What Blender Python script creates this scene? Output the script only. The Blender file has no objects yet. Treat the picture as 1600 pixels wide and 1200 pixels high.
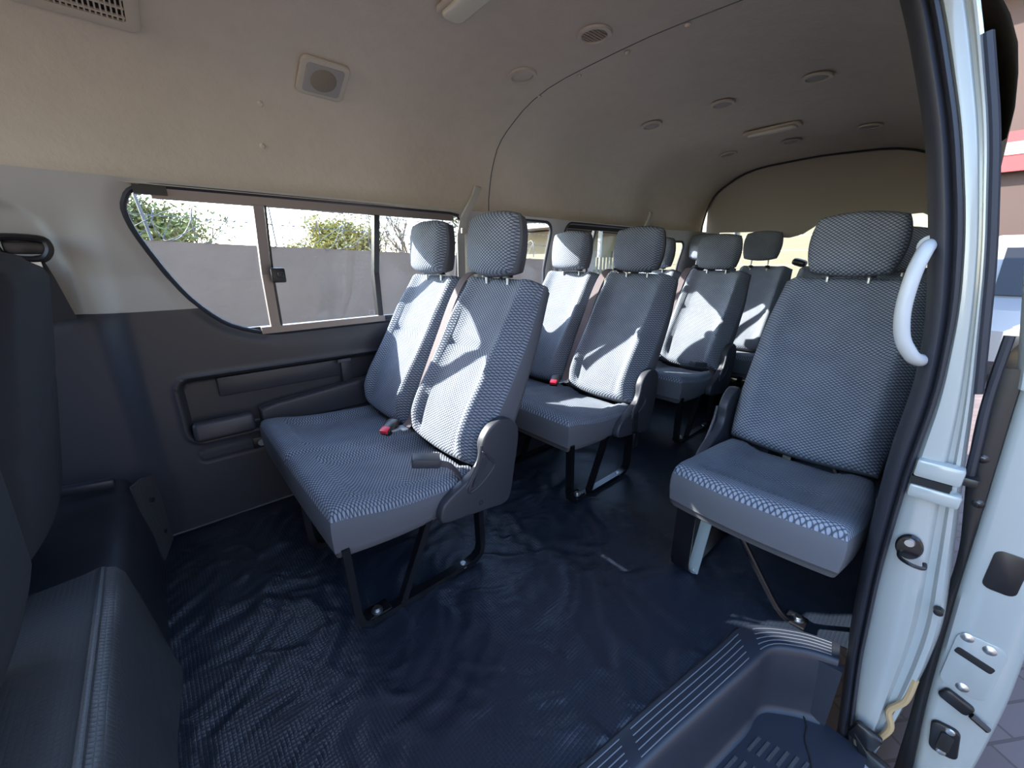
import bpy, bmesh, math, random
from mathutils import Vector, Matrix, noise
from mathutils.geometry import delaunay_2d_cdt
random.seed(7)
S = bpy.context.scene
COL = S.collection
# ------------------------------------------------------------------ camera, sky, sun, exposure
F = 620.0; VX = 1530.0; HY = 407.0
pitch = math.atan((600 - HY) / F); yaw = math.atan((VX - 800) / math.hypot(F, 600 - HY))
cam = bpy.data.cameras.new('camera'); camo = bpy.data.objects.new('camera', cam); COL.objects.link(camo)
cam.sensor_width = 36; cam.lens = 36 * F / 1600; cam.clip_start = .01
fw = Vector((math.cos(yaw) * math.cos(pitch), math.sin(yaw) * math.cos(pitch), -math.sin(pitch)))
camo.location = (0, 0, 1.0); camo.rotation_euler = fw.to_track_quat('-Z', 'Y').to_euler()
S.camera = camo
SUN = Vector((-.67, 1.0, .665)).normalized()
W = bpy.data.worlds.new('sky'); S.world = W; W.use_nodes = True
wn = W.node_tree; wn.nodes.clear()
sky = wn.nodes.new('ShaderNodeTexSky'); sky.sky_type = 'NISHITA'; sky.sun_disc = False
sky.sun_elevation = math.asin(SUN.z); sky.sun_rotation = math.atan2(SUN.x, SUN.y); sky.dust_density = .6; sky.ozone_density = 1.2
bg = wn.nodes.new('ShaderNodeBackground'); bg.inputs[1].default_value = .60
wo = wn.nodes.new('ShaderNodeOutputWorld'); wn.links.new(sky.outputs[0], bg.inputs[0]); wn.links.new(bg.outputs[0], wo.inputs[0])
sl = bpy.data.lights.new('sun', 'SUN'); sl.energy = 11.0; sl.angle = math.radians(.6); sl.color = (1, .95, .86)
so = bpy.data.objects.new('sun', sl); COL.objects.link(so); so.rotation_euler = SUN.to_track_quat('Z', 'Y').to_euler(); so.location = (-5, 6, 5)
vs = S.view_settings; vs.view_transform = 'Standard'; vs.look = 'None'; vs.gamma = 1; vs.exposure = 1.28; vs.use_curve_mapping = False
try:
    S.cycles.use_denoising = True; S.cycles.max_bounces = 10; S.cycles.diffuse_bounces = 6; S.cycles.transparent_max_bounces = 24
    S.cycles.caustics_reflective = False; S.cycles.caustics_refractive = False; S.cycles.sample_clamp_indirect = 6
except Exception: pass

# ------------------------------------------------------------------ materials
M = {}
def L(c): return tuple(((x / 255) / 12.92 if x / 255 <= .04045 else ((x / 255 + .055) / 1.055) ** 2.4) for x in c) + (1,)
def mat(name, col, rough=.6, metal=0, bump=None, var=0, vscale=8, spec=.5, lin=True, coat=0):
    """bump = list of (kind, scale, strength, distance, coord)"""
    m = bpy.data.materials.new(name); m.use_nodes = True; nt = m.node_tree; b = nt.nodes['Principled BSDF']
    c = tuple(col) + (1,) if len(col) == 3 else col
    b.inputs['Base Color'].default_value = c; b.inputs['Roughness'].default_value = rough
    b.inputs['Metallic'].default_value = metal; b.inputs['Specular IOR Level'].default_value = spec
    if coat: b.inputs['Coat Weight'].default_value = coat; b.inputs['Coat Roughness'].default_value = .08
    tc = nt.nodes.new('ShaderNodeTexCoord')
    if var:
        n = nt.nodes.new('ShaderNodeTexNoise'); n.inputs['Scale'].default_value = vscale; n.inputs['Detail'].default_value = 5
        nt.links.new(tc.outputs['Object'], n.inputs['Vector'])
        mx = nt.nodes.new('ShaderNodeMix'); mx.data_type = 'RGBA'; nt.links.new(n.outputs[0], mx.inputs[0])
        mx.inputs[6].default_value = tuple(x * (1 - var) for x in c[:3]) + (1,); mx.inputs[7].default_value = tuple(min(1, x * (1 + var)) for x in c[:3]) + (1,)
        nt.links.new(mx.outputs[2], b.inputs['Base Color'])
    prev = None
    for kind, sc, st, dist, coord in (bump or []):
        if kind == 'noise':
            t = nt.nodes.new('ShaderNodeTexNoise'); t.inputs['Scale'].default_value = sc; t.inputs['Detail'].default_value = 4
            nt.links.new(tc.outputs[coord], t.inputs['Vector']); h = t.outputs[0]
        else:
            h = weave(nt, tc.outputs[coord], sc, kind == 'diamond')
        bp = nt.nodes.new('ShaderNodeBump'); bp.inputs['Strength'].default_value = st; bp.inputs['Distance'].default_value = dist
        nt.links.new(h, bp.inputs['Height'])
        if prev: nt.links.new(prev, bp.inputs['Normal'])
        prev = bp.outputs[0]
    if prev: nt.links.new(prev, b.inputs['Normal'])
    M[name] = m; return m
def mth(nt, op, a, b=None):
    n = nt.nodes.new('ShaderNodeMath'); n.operation = op
    for i, v in enumerate((a, b)):
        if v is None: continue
        if isinstance(v, (int, float)): n.inputs[i].default_value = v
        else: nt.links.new(v, n.inputs[i])
    return n.outputs[0]
def weave(nt, vec, pitch, diamond):
    sp = nt.nodes.new('ShaderNodeSeparateXYZ'); nt.links.new(vec, sp.inputs[0])
    x, y = sp.outputs[0], sp.outputs[1]
    if diamond:
        y2 = mth(nt, 'MULTIPLY', y, 1.45)
        x, y = mth(nt, 'ADD', x, y2), mth(nt, 'SUBTRACT', x, y2)
    k = math.pi / pitch
    a = mth(nt, 'ABSOLUTE', mth(nt, 'SINE', mth(nt, 'MULTIPLY', x, k)))
    b = mth(nt, 'ABSOLUTE', mth(nt, 'SINE', mth(nt, 'MULTIPLY', y, k)))
    h = mth(nt, 'MULTIPLY', a, b)
    return mth(nt, 'POWER', h, .45)
mat('headliner', (.58, .52, .43), .95, bump=[('noise', 45, .45, .004, 'Object'), ('noise', 300, .35, .001, 'Object')], var=.07, vscale=16, spec=.2)
mat('light_trim', (.46, .45, .42), .55, bump=[('noise', 300, .1, .0005, 'Object')], spec=.4)
mat('dark_trim', (.040, .042, .052), .38, bump=[('noise', 500, .25, .0005, 'Object')], spec=.45)
mat('pocket_trim', (.020, .022, .030), .42, bump=[('noise', 500, .25, .0005, 'Object')], spec=.45)
mat('floor_vinyl', (.012, .017, .028), .34, bump=[('grid', .0085, .45, .0012, 'Object')], spec=.6)
mat('mat_vinyl', (.062, .064, .068), .40, bump=[('grid', .009, .45, .001, 'Object'), ('noise', 7, .35, .01, 'Object')], spec=.5)
mat('step_plastic', (.022, .026, .038), .40, bump=[('noise', 600, .25, .0005, 'Object')], spec=.5)
mat('rib_highlight', (.13, .145, .17), .45)  # rib edge highlights put into the colour, paler than the step plastic
mat('seat_side', (.118, .124, .142), .9, bump=[('noise', 700, .3, .0005, 'Object')], spec=.15)
mat('driver_fabric', (.040, .041, .047), .95, bump=[('noise', 500, .3, .0006, 'Object')], spec=.15)
mat('seat_plastic', (.040, .043, .055), .45, bump=[('noise', 500, .15, .0004, 'Object')])
mat('black_metal', (.006, .006, .008), .25, spec=.6)
mat('steel', (.55, .58, .60), .35, metal=1)
mat('zinc', (.35, .42, .44), .45, metal=.6)
mat('belt', (.090, .070, .078), .7, bump=[('grid', .002, .4, .0004, 'Object')], spec=.3)
mat('belt_black', (.012, .012, .016), .6)
mat('black_plastic', (.010, .010, .012), .35)
mat('rubber', (.022, .024, .034), .5, spec=.45)
mat('red', (.75, .02, .05), .35)
mat('white_paint', (.34, .365, .36), .22, spec=.5, coat=.6, var=.04, vscale=3)
mat('handle_white', (.44, .455, .47), .4)
mat('alu_bronze', (.26, .22, .20), .42, metal=.35)
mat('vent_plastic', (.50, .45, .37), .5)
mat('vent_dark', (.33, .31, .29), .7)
mat('speaker_mesh', (.25, .215, .17), .9, bump=[('grid', .003, .5, .001, 'Object')])
mat('lamp_lens', (.66, .64, .52), .25)
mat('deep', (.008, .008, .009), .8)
mat('plaster', (.215, .158, .122), .95, bump=[('noise', 3, .6, .05, 'Object')], var=.12, vscale=1.3)
mat('galv', (.13, .13, .135), .6)
mat('bark', (.16, .12, .09), .9, bump=[('noise', 30, .5, .02, 'Object')])
mat('leaf_olive', (.20, .22, .06), .7, var=.4, vscale=3)
mat('leaf_dark', (.07, .10, .04), .7, var=.4, vscale=3)
mat('leaf_yellow', (.30, .27, .07), .7, var=.4, vscale=3)
mat('cream', (.165, .150, .098), .8)
mat('cream_trim', (.3, .29, .26), .7)
mat('roof_sheet', (.18, .16, .15), .6)
mat('sealant', (.42, .30, .16), .7)
mat('dash', (.02, .02, .024), .6)
mat('dark_red', (.35, .03, .03), .4)
mat('van_white', (.22, .225, .23), .35)
# seat fabric: pale woven pads with darker lattice, mapped on each cushion's own UVs
def fabric(name, lo, hi, pitch=.0125):
    m = bpy.data.materials.new(name); m.use_nodes = True; nt = m.node_tree; b = nt.nodes['Principled BSDF']
    b.inputs['Roughness'].default_value = .95; b.inputs['Specular IOR Level'].default_value = .12
    uv = nt.nodes.new('ShaderNodeTexCoord')
    nz = nt.nodes.new('ShaderNodeTexNoise'); nz.inputs['Scale'].default_value = 9; nt.links.new(uv.outputs['UV'], nz.inputs['Vector'])
    h = weave(nt, uv.outputs['UV'], pitch, True)
    r = nt.nodes.new('ShaderNodeMapRange'); r.inputs[1].default_value = .40; r.inputs[2].default_value = .82
    nt.links.new(h, r.inputs[0])
    mx = nt.nodes.new('ShaderNodeMix'); mx.data_type = 'RGBA'; nt.links.new(r.outputs[0], mx.inputs[0])
    mx.inputs[6].default_value = lo + (1,); mx.inputs[7].default_value = hi + (1,)
    m2 = nt.nodes.new('ShaderNodeMix'); m2.data_type = 'RGBA'; m2.blend_type = 'MULTIPLY'; m2.inputs[0].default_value = .35
    nt.links.new(mx.outputs[2], m2.inputs[6]); nt.links.new(nz.outputs[0], m2.inputs[7])
    nt.links.new(m2.outputs[2], b.inputs['Base Color'])
    bp = nt.nodes.new('ShaderNodeBump'); bp.inputs['Strength'].default_value = .8; bp.inputs['Distance'].default_value = .0025
    nt.links.new(h, bp.inputs['Height']); nt.links.new(bp.outputs[0], b.inputs['Normal'])
    M[name] = m
fabric('seat_fabric', (.085, .100, .135), (.335, .375, .445), .0150)
def glassmat(name, tint, refl=.06):
    m = bpy.data.materials.new(name); m.use_nodes = True; nt = m.node_tree; nt.nodes.clear()
    tr = nt.nodes.new('ShaderNodeBsdfTransparent'); tr.inputs[0].default_value = tint + (1,)
    gl = nt.nodes.new('ShaderNodeBsdfGlossy'); gl.inputs['Roughness'].default_value = .02
    fr = nt.nodes.new('ShaderNodeFresnel'); fr.inputs[0].default_value = 1.45
    mx = nt.nodes.new('ShaderNodeMixShader'); out = nt.nodes.new('ShaderNodeOutputMaterial')
    nt.links.new(fr.outputs[0], mx.inputs[0]); nt.links.new(tr.outputs[0], mx.inputs[1]); nt.links.new(gl.outputs[0], mx.inputs[2]); nt.links.new(mx.outputs[0], out.inputs[0])
    M[name] = m
glassmat('glass', (.86, .89, .90)); glassmat('dark_glass', (.12, .13, .14))
def pavermat():
    m = bpy.data.materials.new('pavers'); m.use_nodes = True; nt = m.node_tree; b = nt.nodes['Principled BSDF']
    tc = nt.nodes.new('ShaderNodeTexCoord'); br = nt.nodes.new('ShaderNodeTexBrick')
    mp = nt.nodes.new('ShaderNodeMapping'); mp.inputs['Rotation'].default_value = (0, 0, .6)
    nt.links.new(tc.outputs['Object'], mp.inputs[0]); nt.links.new(mp.outputs[0], br.inputs[0])
    br.inputs['Color1'].default_value = (.10, .074, .07, 1); br.inputs['Color2'].default_value = (.14, .106, .102, 1); br.inputs['Mortar'].default_value = (.08, .06, .055, 1)
    br.inputs['Scale'].default_value = 1; br.inputs['Brick Width'].default_value = .21; br.inputs['Row Height'].default_value = .105; br.inputs['Mortar Size'].default_value = .005
    nt.links.new(br.outputs[0], b.inputs['Base Color']); b.inputs['Roughness'].default_value = .8
    bp = nt.nodes.new('ShaderNodeBump'); bp.inputs['Strength'].default_value = .6; bp.inputs['Distance'].default_value = .01; bp.invert = True
    nt.links.new(br.outputs['Fac'], bp.inputs['Height']); nt.links.new(bp.outputs[0], b.inputs['Normal'])
    M['pavers'] = m
pavermat()

# ------------------------------------------------------------------ helpers
def link(name, me, mats, parent=None, smooth=True, loc=None, sharp=None):
    o = bpy.data.objects.new(name, me); COL.objects.link(o)
    for m in (mats if isinstance(mats, (list, tuple)) else [mats]): me.materials.append(M[m])
    if smooth:
        for p in me.polygons: p.use_smooth = True
        try: me.set_sharp_from_angle(angle=math.radians(sharp or 38))
        except Exception: pass
    if parent: o.parent = parent
    if loc: o.location = loc
    return o
def mesh(name, V, Fc, mats, parent=None, smooth=True, mi=None, uv=None, sharp=None):
    me = bpy.data.meshes.new(name); me.from_pydata([tuple(v) for v in V], [], Fc)
    if mi:
        for p, i in zip(me.polygons, mi): p.material_index = i
    if uv:
        l = me.uv_layers.new(name='uv')
        for p in me.polygons:
            for li in p.loop_indices: l.data[li].uv = uv[me.loops[li].vertex_index]
    me.update()
    return link(name, me, mats, parent, smooth, sharp=sharp)
def tag(o, label, cat, group=None):
    o['label'] = label; o['category'] = cat
    if group: o['group'] = group
    return o
def thing(name, label, cat, loc=(0, 0, 0), rot=None, group=None):
    o = bpy.data.objects.new(name, None); COL.objects.link(o); o.location = loc; o.empty_display_size = .05
    if rot is not None: o.rotation_euler = rot
    return tag(o, label, cat, group)
def struct(o, name=None):
    o['kind'] = 'structure'; return o
class MB:
    def __init__(s): s.bm = bmesh.new(); s.k = 0
    def add(s, V, Fc):
        vs_ = [s.bm.verts.new(v) for v in V]
        for f in Fc:
            try:
                nf = s.bm.faces.new([vs_[i] for i in f]); nf.material_index = s.k
            except ValueError: pass
        return vs_
    def box(s, c, d, R=None, bev=0, seg=2):
        b = bmesh.new(); bmesh.ops.create_cube(b, size=1)
        for v in b.verts: v.co = Vector((v.co.x * d[0], v.co.y * d[1], v.co.z * d[2]))
        if bev: bmesh.ops.bevel(b, geom=list(b.edges), offset=bev, segments=seg, affect='EDGES', profile=.5)
        b.verts.index_update()
        V = [(R @ v.co if R else v.co) + Vector(c) for v in b.verts]
        s.add(V, [[v.index for v in f.verts] for f in b.faces]); b.free(); return s
    def prism(s, poly, y0, y1, axis='Y', bev=0, seg=2, T=None):
        """poly in (a,b) extruded along axis; axis Y: (x,z); Z: (x,y); X: (y,z)"""
        b = bmesh.new()
        def P(a, c, h):
            return {'Y': (a, h, c), 'Z': (a, c, h), 'X': (h, a, c)}[axis]
        lo = [b.verts.new(P(a, c, y0)) for a, c in poly]; hi = [b.verts.new(P(a, c, y1)) for a, c in poly]
        n = len(poly); f0 = b.faces.new(lo[::-1]); f1 = b.faces.new(hi)
        for i in range(n): b.faces.new([lo[i], lo[(i + 1) % n], hi[(i + 1) % n], hi[i]])
        bmesh.ops.recalc_face_normals(b, faces=b.faces)
        if bev:
            ed = [e for e in b.edges if (e in f0.edges or e in f1.edges)]
            bmesh.ops.bevel(b, geom=ed, offset=bev, segments=seg, affect='EDGES', profile=.5)
        b.verts.index_update()
        s.add([T @ v.co if T else v.co.copy() for v in b.verts], [[v.index for v in f.verts] for f in b.faces]); b.free(); return s
    def tube(s, pts, r, n=10, closed=False, cap=True, prof=None, up=None):
        pts = [Vector(p) for p in pts]; N = len(pts); rs = r if isinstance(r, (list, tuple)) else [r] * N
        T = []
        for i in range(N):
            a = pts[(i - 1) % N] if (closed or i > 0) else pts[i]; c = pts[(i + 1) % N] if (closed or i < N - 1) else pts[i]
            T.append((c - a).normalized())
        u = Vector(up) if up else Vector((0, 0, 1))
        if abs(T[0].dot(u.normalized())) > .95 and not up: u = Vector((1, 0, 0))
        V = []; Fc = []
        pr = prof or [(math.cos(2 * math.pi * k / n), math.sin(2 * math.pi * k / n)) for k in range(n)]
        m = len(pr)
        for i in range(N):
            if up: uu = Vector(up)
            else: uu = u
            a = (uu - T[i] * uu.dot(T[i])).normalized(); b = T[i].cross(a)
            if not up: u = a
            for (p, q) in pr: V.append(pts[i] + (a * p + b * q) * (rs[i] if not prof else 1))
        for i in range(N if closed else N - 1):
            j = (i + 1) % N
            for k in range(m): Fc.append([i * m + k, i * m + (k + 1) % m, j * m + (k + 1) % m, j * m + k])
        if cap and not closed: Fc += [list(range(m))[::-1], [(N - 1) * m + k for k in range(m)]]
        s.add(V, Fc); return s
    def lathe(s, prof, c=(0, 0, 0), n=28, R=None, sx=1, sy=1):
        V = []; Fc = []; m = len(prof)
        for i in range(n):
            a = 2 * math.pi * i / n
            for (r, z) in prof:
                p = Vector((r * math.cos(a) * sx, r * math.sin(a) * sy, z)); V.append((R @ p if R else p) + Vector(c))
        for i in range(n):
            j = (i + 1) % n
            for k in range(m - 1): Fc.append([i * m + k, j * m + k, j * m + k + 1, i * m + k + 1])
        s.add(V, Fc); return s
    def build(s, name, mats, parent=None, smooth=True, sharp=None):
        bmesh.ops.remove_doubles(s.bm, verts=s.bm.verts, dist=1e-6)
        bmesh.ops.recalc_face_normals(s.bm, faces=s.bm.faces)
        me = bpy.data.meshes.new(name); s.bm.to_mesh(me); s.bm.free()
        return link(name, me, mats, parent, smooth, sharp=sharp)
def smooth01(a, b, x):
    t = max(0, min(1, (x - a) / (b - a))); return t * t * (3 - 2 * t)
def interp(tab, x):
    if x <= tab[0][0]: return tab[0][1]
    for (a, b), (c, d) in zip(tab[:-1], tab[1:]):
        if x <= c: return b + (d - b) * (x - a) / (c - a)
    return tab[-1][1]
def catmull(P, k=6, closed=False):
    P = [Vector(p) for p in P]; n = len(P); out = []
    for i in range(n if closed else n - 1):
        g = lambda j: P[j % n] if closed else P[max(0, min(n - 1, j))]
        a, b, c, d = g(i - 1), g(i), g(i + 1), g(i + 2)
        for q in range(k):
            t = q / k
            out.append(.5 * ((2 * b) + (-a + c) * t + (2 * a - 5 * b + 4 * c - d) * t * t + (-a + 3 * b - 3 * c + d) * t ** 3))
    if not closed: out.append(P[-1])
    return out
def rrect(x0, z0, x1, z1, r, n=5):
    P = []
    for cx, cz, a0 in ((x1 - r, z1 - r, 0), (x0 + r, z1 - r, 90), (x0 + r, z0 + r, 180), (x1 - r, z0 + r, 270)):
        for k in range(n + 1):
            a = math.radians(a0 + 90 * k / n); P.append((cx + r * math.cos(a), cz + r * math.sin(a)))
    return P
def inside(p, poly):
    x, y = p; c = False; n = len(poly)
    for i in range(n):
        (x1, y1), (x2, y2) = poly[i], poly[(i + 1) % n]
        if (y1 > y) != (y2 > y) and x < (x2 - x1) * (y - y1) / (y2 - y1) + x1: c = not c
    return c
def sdf(p, poly):
    """signed distance to polygon, negative inside"""
    x, y = p; best = 9
    n = len(poly)
    for i in range(n):
        ax, ay = poly[i]; bx, by = poly[(i + 1) % n]
        dx, dy = bx - ax, by - ay; l = dx * dx + dy * dy
        t = 0 if l == 0 else max(0, min(1, ((x - ax) * dx + (y - ay) * dy) / l))
        d = math.hypot(x - ax - t * dx, y - ay - t * dy)
        if d < best: best = d
    return -best if inside(p, poly) else best
def sheet(name, mats, outer, holes, step, f, keep=None, thick=0, fine=None, parent=None, matf=None):
    """triangulated sheet over a 2D outline with holes, mapped through f(a,b)"""
    P = []; E = []
    def ring(poly):
        dense = []
        for i in range(len(poly)):
            a, b = Vector(poly[i]), Vector(poly[(i + 1) % len(poly)]); k = max(1, int((b - a).length / (step * 1.5)))
            for q in range(k): dense.append(a.lerp(b, q / k))
        s0 = len(P); P.extend(dense); n = len(dense)
        E.extend([(s0 + i, s0 + (i + 1) % n) for i in range(n)])
    ring(outer)
    for h in holes: ring(h)
    xs = [p[0] for p in outer]; ys = [p[1] for p in outer]
    def grid(x0, y0, x1, y1, st, skip=None):
        nx = int((x1 - x0) / st); ny = int((y1 - y0) / st)
        for i in range(1, nx):
            for j in range(1, ny):
                p = (x0 + i * (x1 - x0) / nx, y0 + j * (y1 - y0) / ny)
                if skip and any(q[0] <= p[0] <= q[2] and q[1] <= p[1] <= q[3] for q in skip): continue
                if inside(p, outer) and not any(inside(p, h) for h in holes): P.append(Vector(p))
    grid(min(xs), min(ys), max(xs), max(ys), step, fine and [q[:4] for q in fine])
    for q in (fine or []): grid(q[0] - q[4], q[1] - q[4], q[2] + q[4], q[3] + q[4], q[4])
    V, _, T, _, _, _ = delaunay_2d_cdt(P, E, [], 0, 1e-5)
    keepF = []
    for t in T:
        c = (sum(V[i].x for i in t) / len(t), sum(V[i].y for i in t) / len(t))
        if inside(c, outer) and not any(inside(c, h) for h in holes): keepF.append(list(t))
    o = mesh(name, [f(v.x, v.y) for v in V], keepF, mats, parent, sharp=60)
    if thick:
        m = o.modifiers.new('s', 'SOLIDIFY'); m.thickness = thick; m.offset = 0
    return o
def copy_tree(o, parent=None):
    c = o.copy(); COL.objects.link(c)
    if parent: c.parent = parent
    for ch in list(o.children): copy_tree(ch, c)
    return c

# ------------------------------------------------------------------ van shell
def wallY(z):                       # far side wall leans in above the waist
    return 1.80 if z < .95 else 1.80 - .25 * (z - .95)
def warp(x, y):                     # the body narrows towards the tail
    s = 1 - .11 * smooth01(2.9, 3.75, x)
    return .89 + (y - .89) * s
ZT = 1.235
win1 = [(-.012, 1.150), (.0, 1.195), (.035, 1.218), (.10, 1.222), (.60, 1.222), (1.14, 1.218), (1.195, 1.20), (1.22, 1.15), (1.22, .80), (1.19, .745), (1.13, .73), (.80, .726), (.42, .722), (.33, .724), (.27, .738), (.20, .768), (.15, .810), (.10, .870), (.06, .94), (.02, 1.03), (-.005, 1.10)]
win1 = [(p.x, p.y) for p in catmull([(a, b, 0) for a, b in [win1[0], (-.004, 1.178)] + [(.012, 1.203), (.045, 1.218)] + win1[3:]], 2, True)]
win2 = rrect(1.45, .76, 1.87, 1.215, .06)
win3 = rrect(1.99, .76, 2.93, 1.222, .05)
win4 = rrect(3.12, .80, 3.45, 1.15, .05)
pocket = rrect(.0, .345, .98, .592, .045)
slot = [(-.215, .80), (-.262, .98), (-.60, .98), (-.60, .80)]
cup = rrect(.015, .262, .30, .312, .02)
def relief(x, z):
    d = 0
    if z < ZT:
        if x < .0: d += .026 * (1 - smooth01(-.155, -.07, x)) * (1 - smooth01(1.0, 1.215, z))
    if z < .83:
        s_ = sdf((x, z), pocket)
        d += .045 * (1 - smooth01(-.022, -.004, s_)) - .006 * math.exp(-((s_ - .004) / .006) ** 2)
        if abs(x - .15) < .25 and z < .34: d += .003 * math.exp(-((sdf((x, z), cup)) / .0035) ** 2)
    else:
        # shallow arched recess round the belt guide
        arch = [(-.172, .80), (-.172, .95), (-.175, 1.05), (-.195, 1.11), (-.23, 1.145), (-.27, 1.155), (-.60, 1.155), (-.60, .80)]
        if x < .0:
            s_ = sdf((x, z), arch); d += .022 * (1 - smooth01(-.018, .006, s_))
    s1 = sdf((x, z), win1) if -.1 < x < 1.35 else 9
    if s1 < .06: d += .012 * (1 - smooth01(.0, .045, s1))
    return d
def far(x, z, off=0): return (x, warp(x, wallY(z) + relief(x, z) + off), z)
near_open_x = 1.17
low_outer = [(-1.2, 0), (-1.2, .83)] + [(.128, .83)] + win1[17:14:-1][0:0]
# lower dark panel: follows the window's curved lower edge
wl = [p for p in [(.128, .838), (.15, .810), (.20, .768), (.27, .738), (.33, .724), (.42, .722), (.80, .726), (1.13, .73), (1.19, .745), (1.30, .75), (3.72, .75)]]
low_outer = [(-1.2, 0), (3.72, 0)] + wl[::-1] + [(-1.2, .838)]
struct(sheet('wall_right', 'dark_trim', low_outer, [], .03, lambda a, b: far(a, b), fine=[(-.19, .255, 1.0, .61, .0075), (-.19, .62, .30, .82, .012)]))
up_outer = [(-1.2, .838), (.128, .838), (.10, .870), (.06, .94), (.02, 1.03), (-.005, 1.10), (-.012, 1.15), (.0, 1.195), (.035, 1.218), (.035, ZT), (-1.2, ZT)]
struct(sheet('trim_1', 'light_trim', up_outer, [], .03, lambda a, b: far(a, b), fine=[(-.5, .84, .05, 1.23, .009)]))
up2 = [(1.19, .745), (1.22, .80), (1.22, 1.15), (1.195, 1.20), (1.14, 1.218), (.60, 1.222), (.10, 1.222), (.035, 1.218), (.035, ZT), (3.72, ZT), (3.72, .75), (1.30, .75)]
struct(sheet('trim_2', 'light_trim', up2, [win2, win3, win4], .04, lambda a, b: far(a, b)))
# headliner: swept roof profile, two panels meeting at a cross seam
PR = [(1.735, 1.222), (1.762, 1.245), (1.760, 1.30), (1.749, 1.364), (1.735, 1.42), (1.712, 1.475), (1.688, 1.518), (1.655, 1.553), (1.612, 1.583), (1.563, 1.610), (1.505, 1.640), (1.438, 1.664), (1.35, 1.684), (1.257, 1.695), (1.14, 1.701), (1.019, 1.706), (.89, 1.709)]
PRF = PR + [(1.78 - y, z) for y, z in PR[-2::-1]]
def roofz(y):
    for (a, b), (c, d) in zip(PR[1:-1], PR[2:]):
        yy = y if y > .89 else 1.78 - y
        if c <= yy <= a: return b + (d - b) * (yy - a) / (c - a)
    return 1.709
def rooftail(x): return -.012 * smooth01(3.0, 3.7, x)
def headliner(x0, x1, lift, nearcut, name):
    prof = [p for p in PRF]
    if nearcut: prof = [p for p in PRF if not (p[0] < .5 and p[1] < nearcut)]
    n = max(2, int((x1 - x0) / .06)); V = []; Fc = []; m = len(prof)
    for i in range(n + 1):
        x = x0 + (x1 - x0) * i / n
        e = min(i, n - i); rr = 0
        for (y, z) in prof:
            c = Vector((.89 - y, 1.2 - z)).normalized() * (lift - rr)
            V.append((x, warp(x, y + c.x), z + c.y + rooftail(x)))
    for i in range(n):
        for k in range(m - 1): Fc.append([i * m + k, (i + 1) * m + k, (i + 1) * m + k + 1, i * m + k + 1])
    o = mesh(name, V, Fc, 'headliner', sharp=60)
    return struct(o)
headliner(-1.2, 1.410, .0, 1.50, 'ceiling')
headliner(1.4045, 3.70, .0006, None, 'ceiling')
m = MB(); m.tube([(1.4035, y + (.89 - y) * .001, z + .0008) for y, z in PRF if z > 1.24 and y > .3], .0026, 6); struct(m.build('trim_8', 'seat_side'))
# near side interior wall behind the door opening
nwin = rrect(1.42, .78, 3.35, 1.20, .07)
def near(x, z): 
    y = -.02 if z < .95 else -.02 + .25 * (z - .95)
    return (x, warp(x, y), z)
struct(sheet('wall_left', ['light_trim'], [(1.19, .75), (3.72, .75), (3.72, ZT), (1.19, ZT)], [nwin], .05, near))
struct(sheet('wall_left', ['dark_trim'], [(1.19, 0), (3.72, 0), (3.72, .75), (1.19, .75)], [], .06, near))
# front of the cab, mostly out of the picture
V = [(-1.2, -.1, 0), (-1.2, 1.82, 0), (-1.2, 1.82, .85), (-1.2, -.1, .85)]
struct(mesh('wall_front', V, [[0, 1, 2, 3]], 'dash', smooth=False)).modifiers.new('s', 'SOLIDIFY').thickness = .03
# tail: arch strip, hatch panel with window
tail = 3.60
arch_pts = [(y, z) for y, z in PRF if z > 1.24]
hatch_win = [(.20, .86), (1.52, .86), (1.56, .92), (1.52, 1.225), (1.16, 1.215), (1.08, 1.17), (1.0, 1.165), (.92, 1.185), (.84, 1.245), (.76, 1.265), (.30, 1.285), (.24, 1.25)]
def tailmap(a, b):
    base = 3.72
    return (base - .05 * smooth01(1.2, 1.7, b) + .02 * math.exp(-((b - 1.33) / .01) ** 2) * 0, a, b)
outl = [(warp(3.7, y), z - .002) for y, z in PRF]
outl = [(warp(3.72, 1.80), 0), (warp(3.72, 1.80), 1.0)] + outl + [(warp(3.72, -.02), 1.0), (warp(3.72, -.02), 0)]
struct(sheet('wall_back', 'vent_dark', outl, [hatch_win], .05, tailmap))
# dark seam round the hatch
m = MB(); m.tube([(3.655, warp(3.66, .89 + (y - .89) * .975), z - .018) for y, z in PRF if z > 1.23], .007, 6)
o = struct(m.build('trim_3', 'rubber'))
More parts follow.
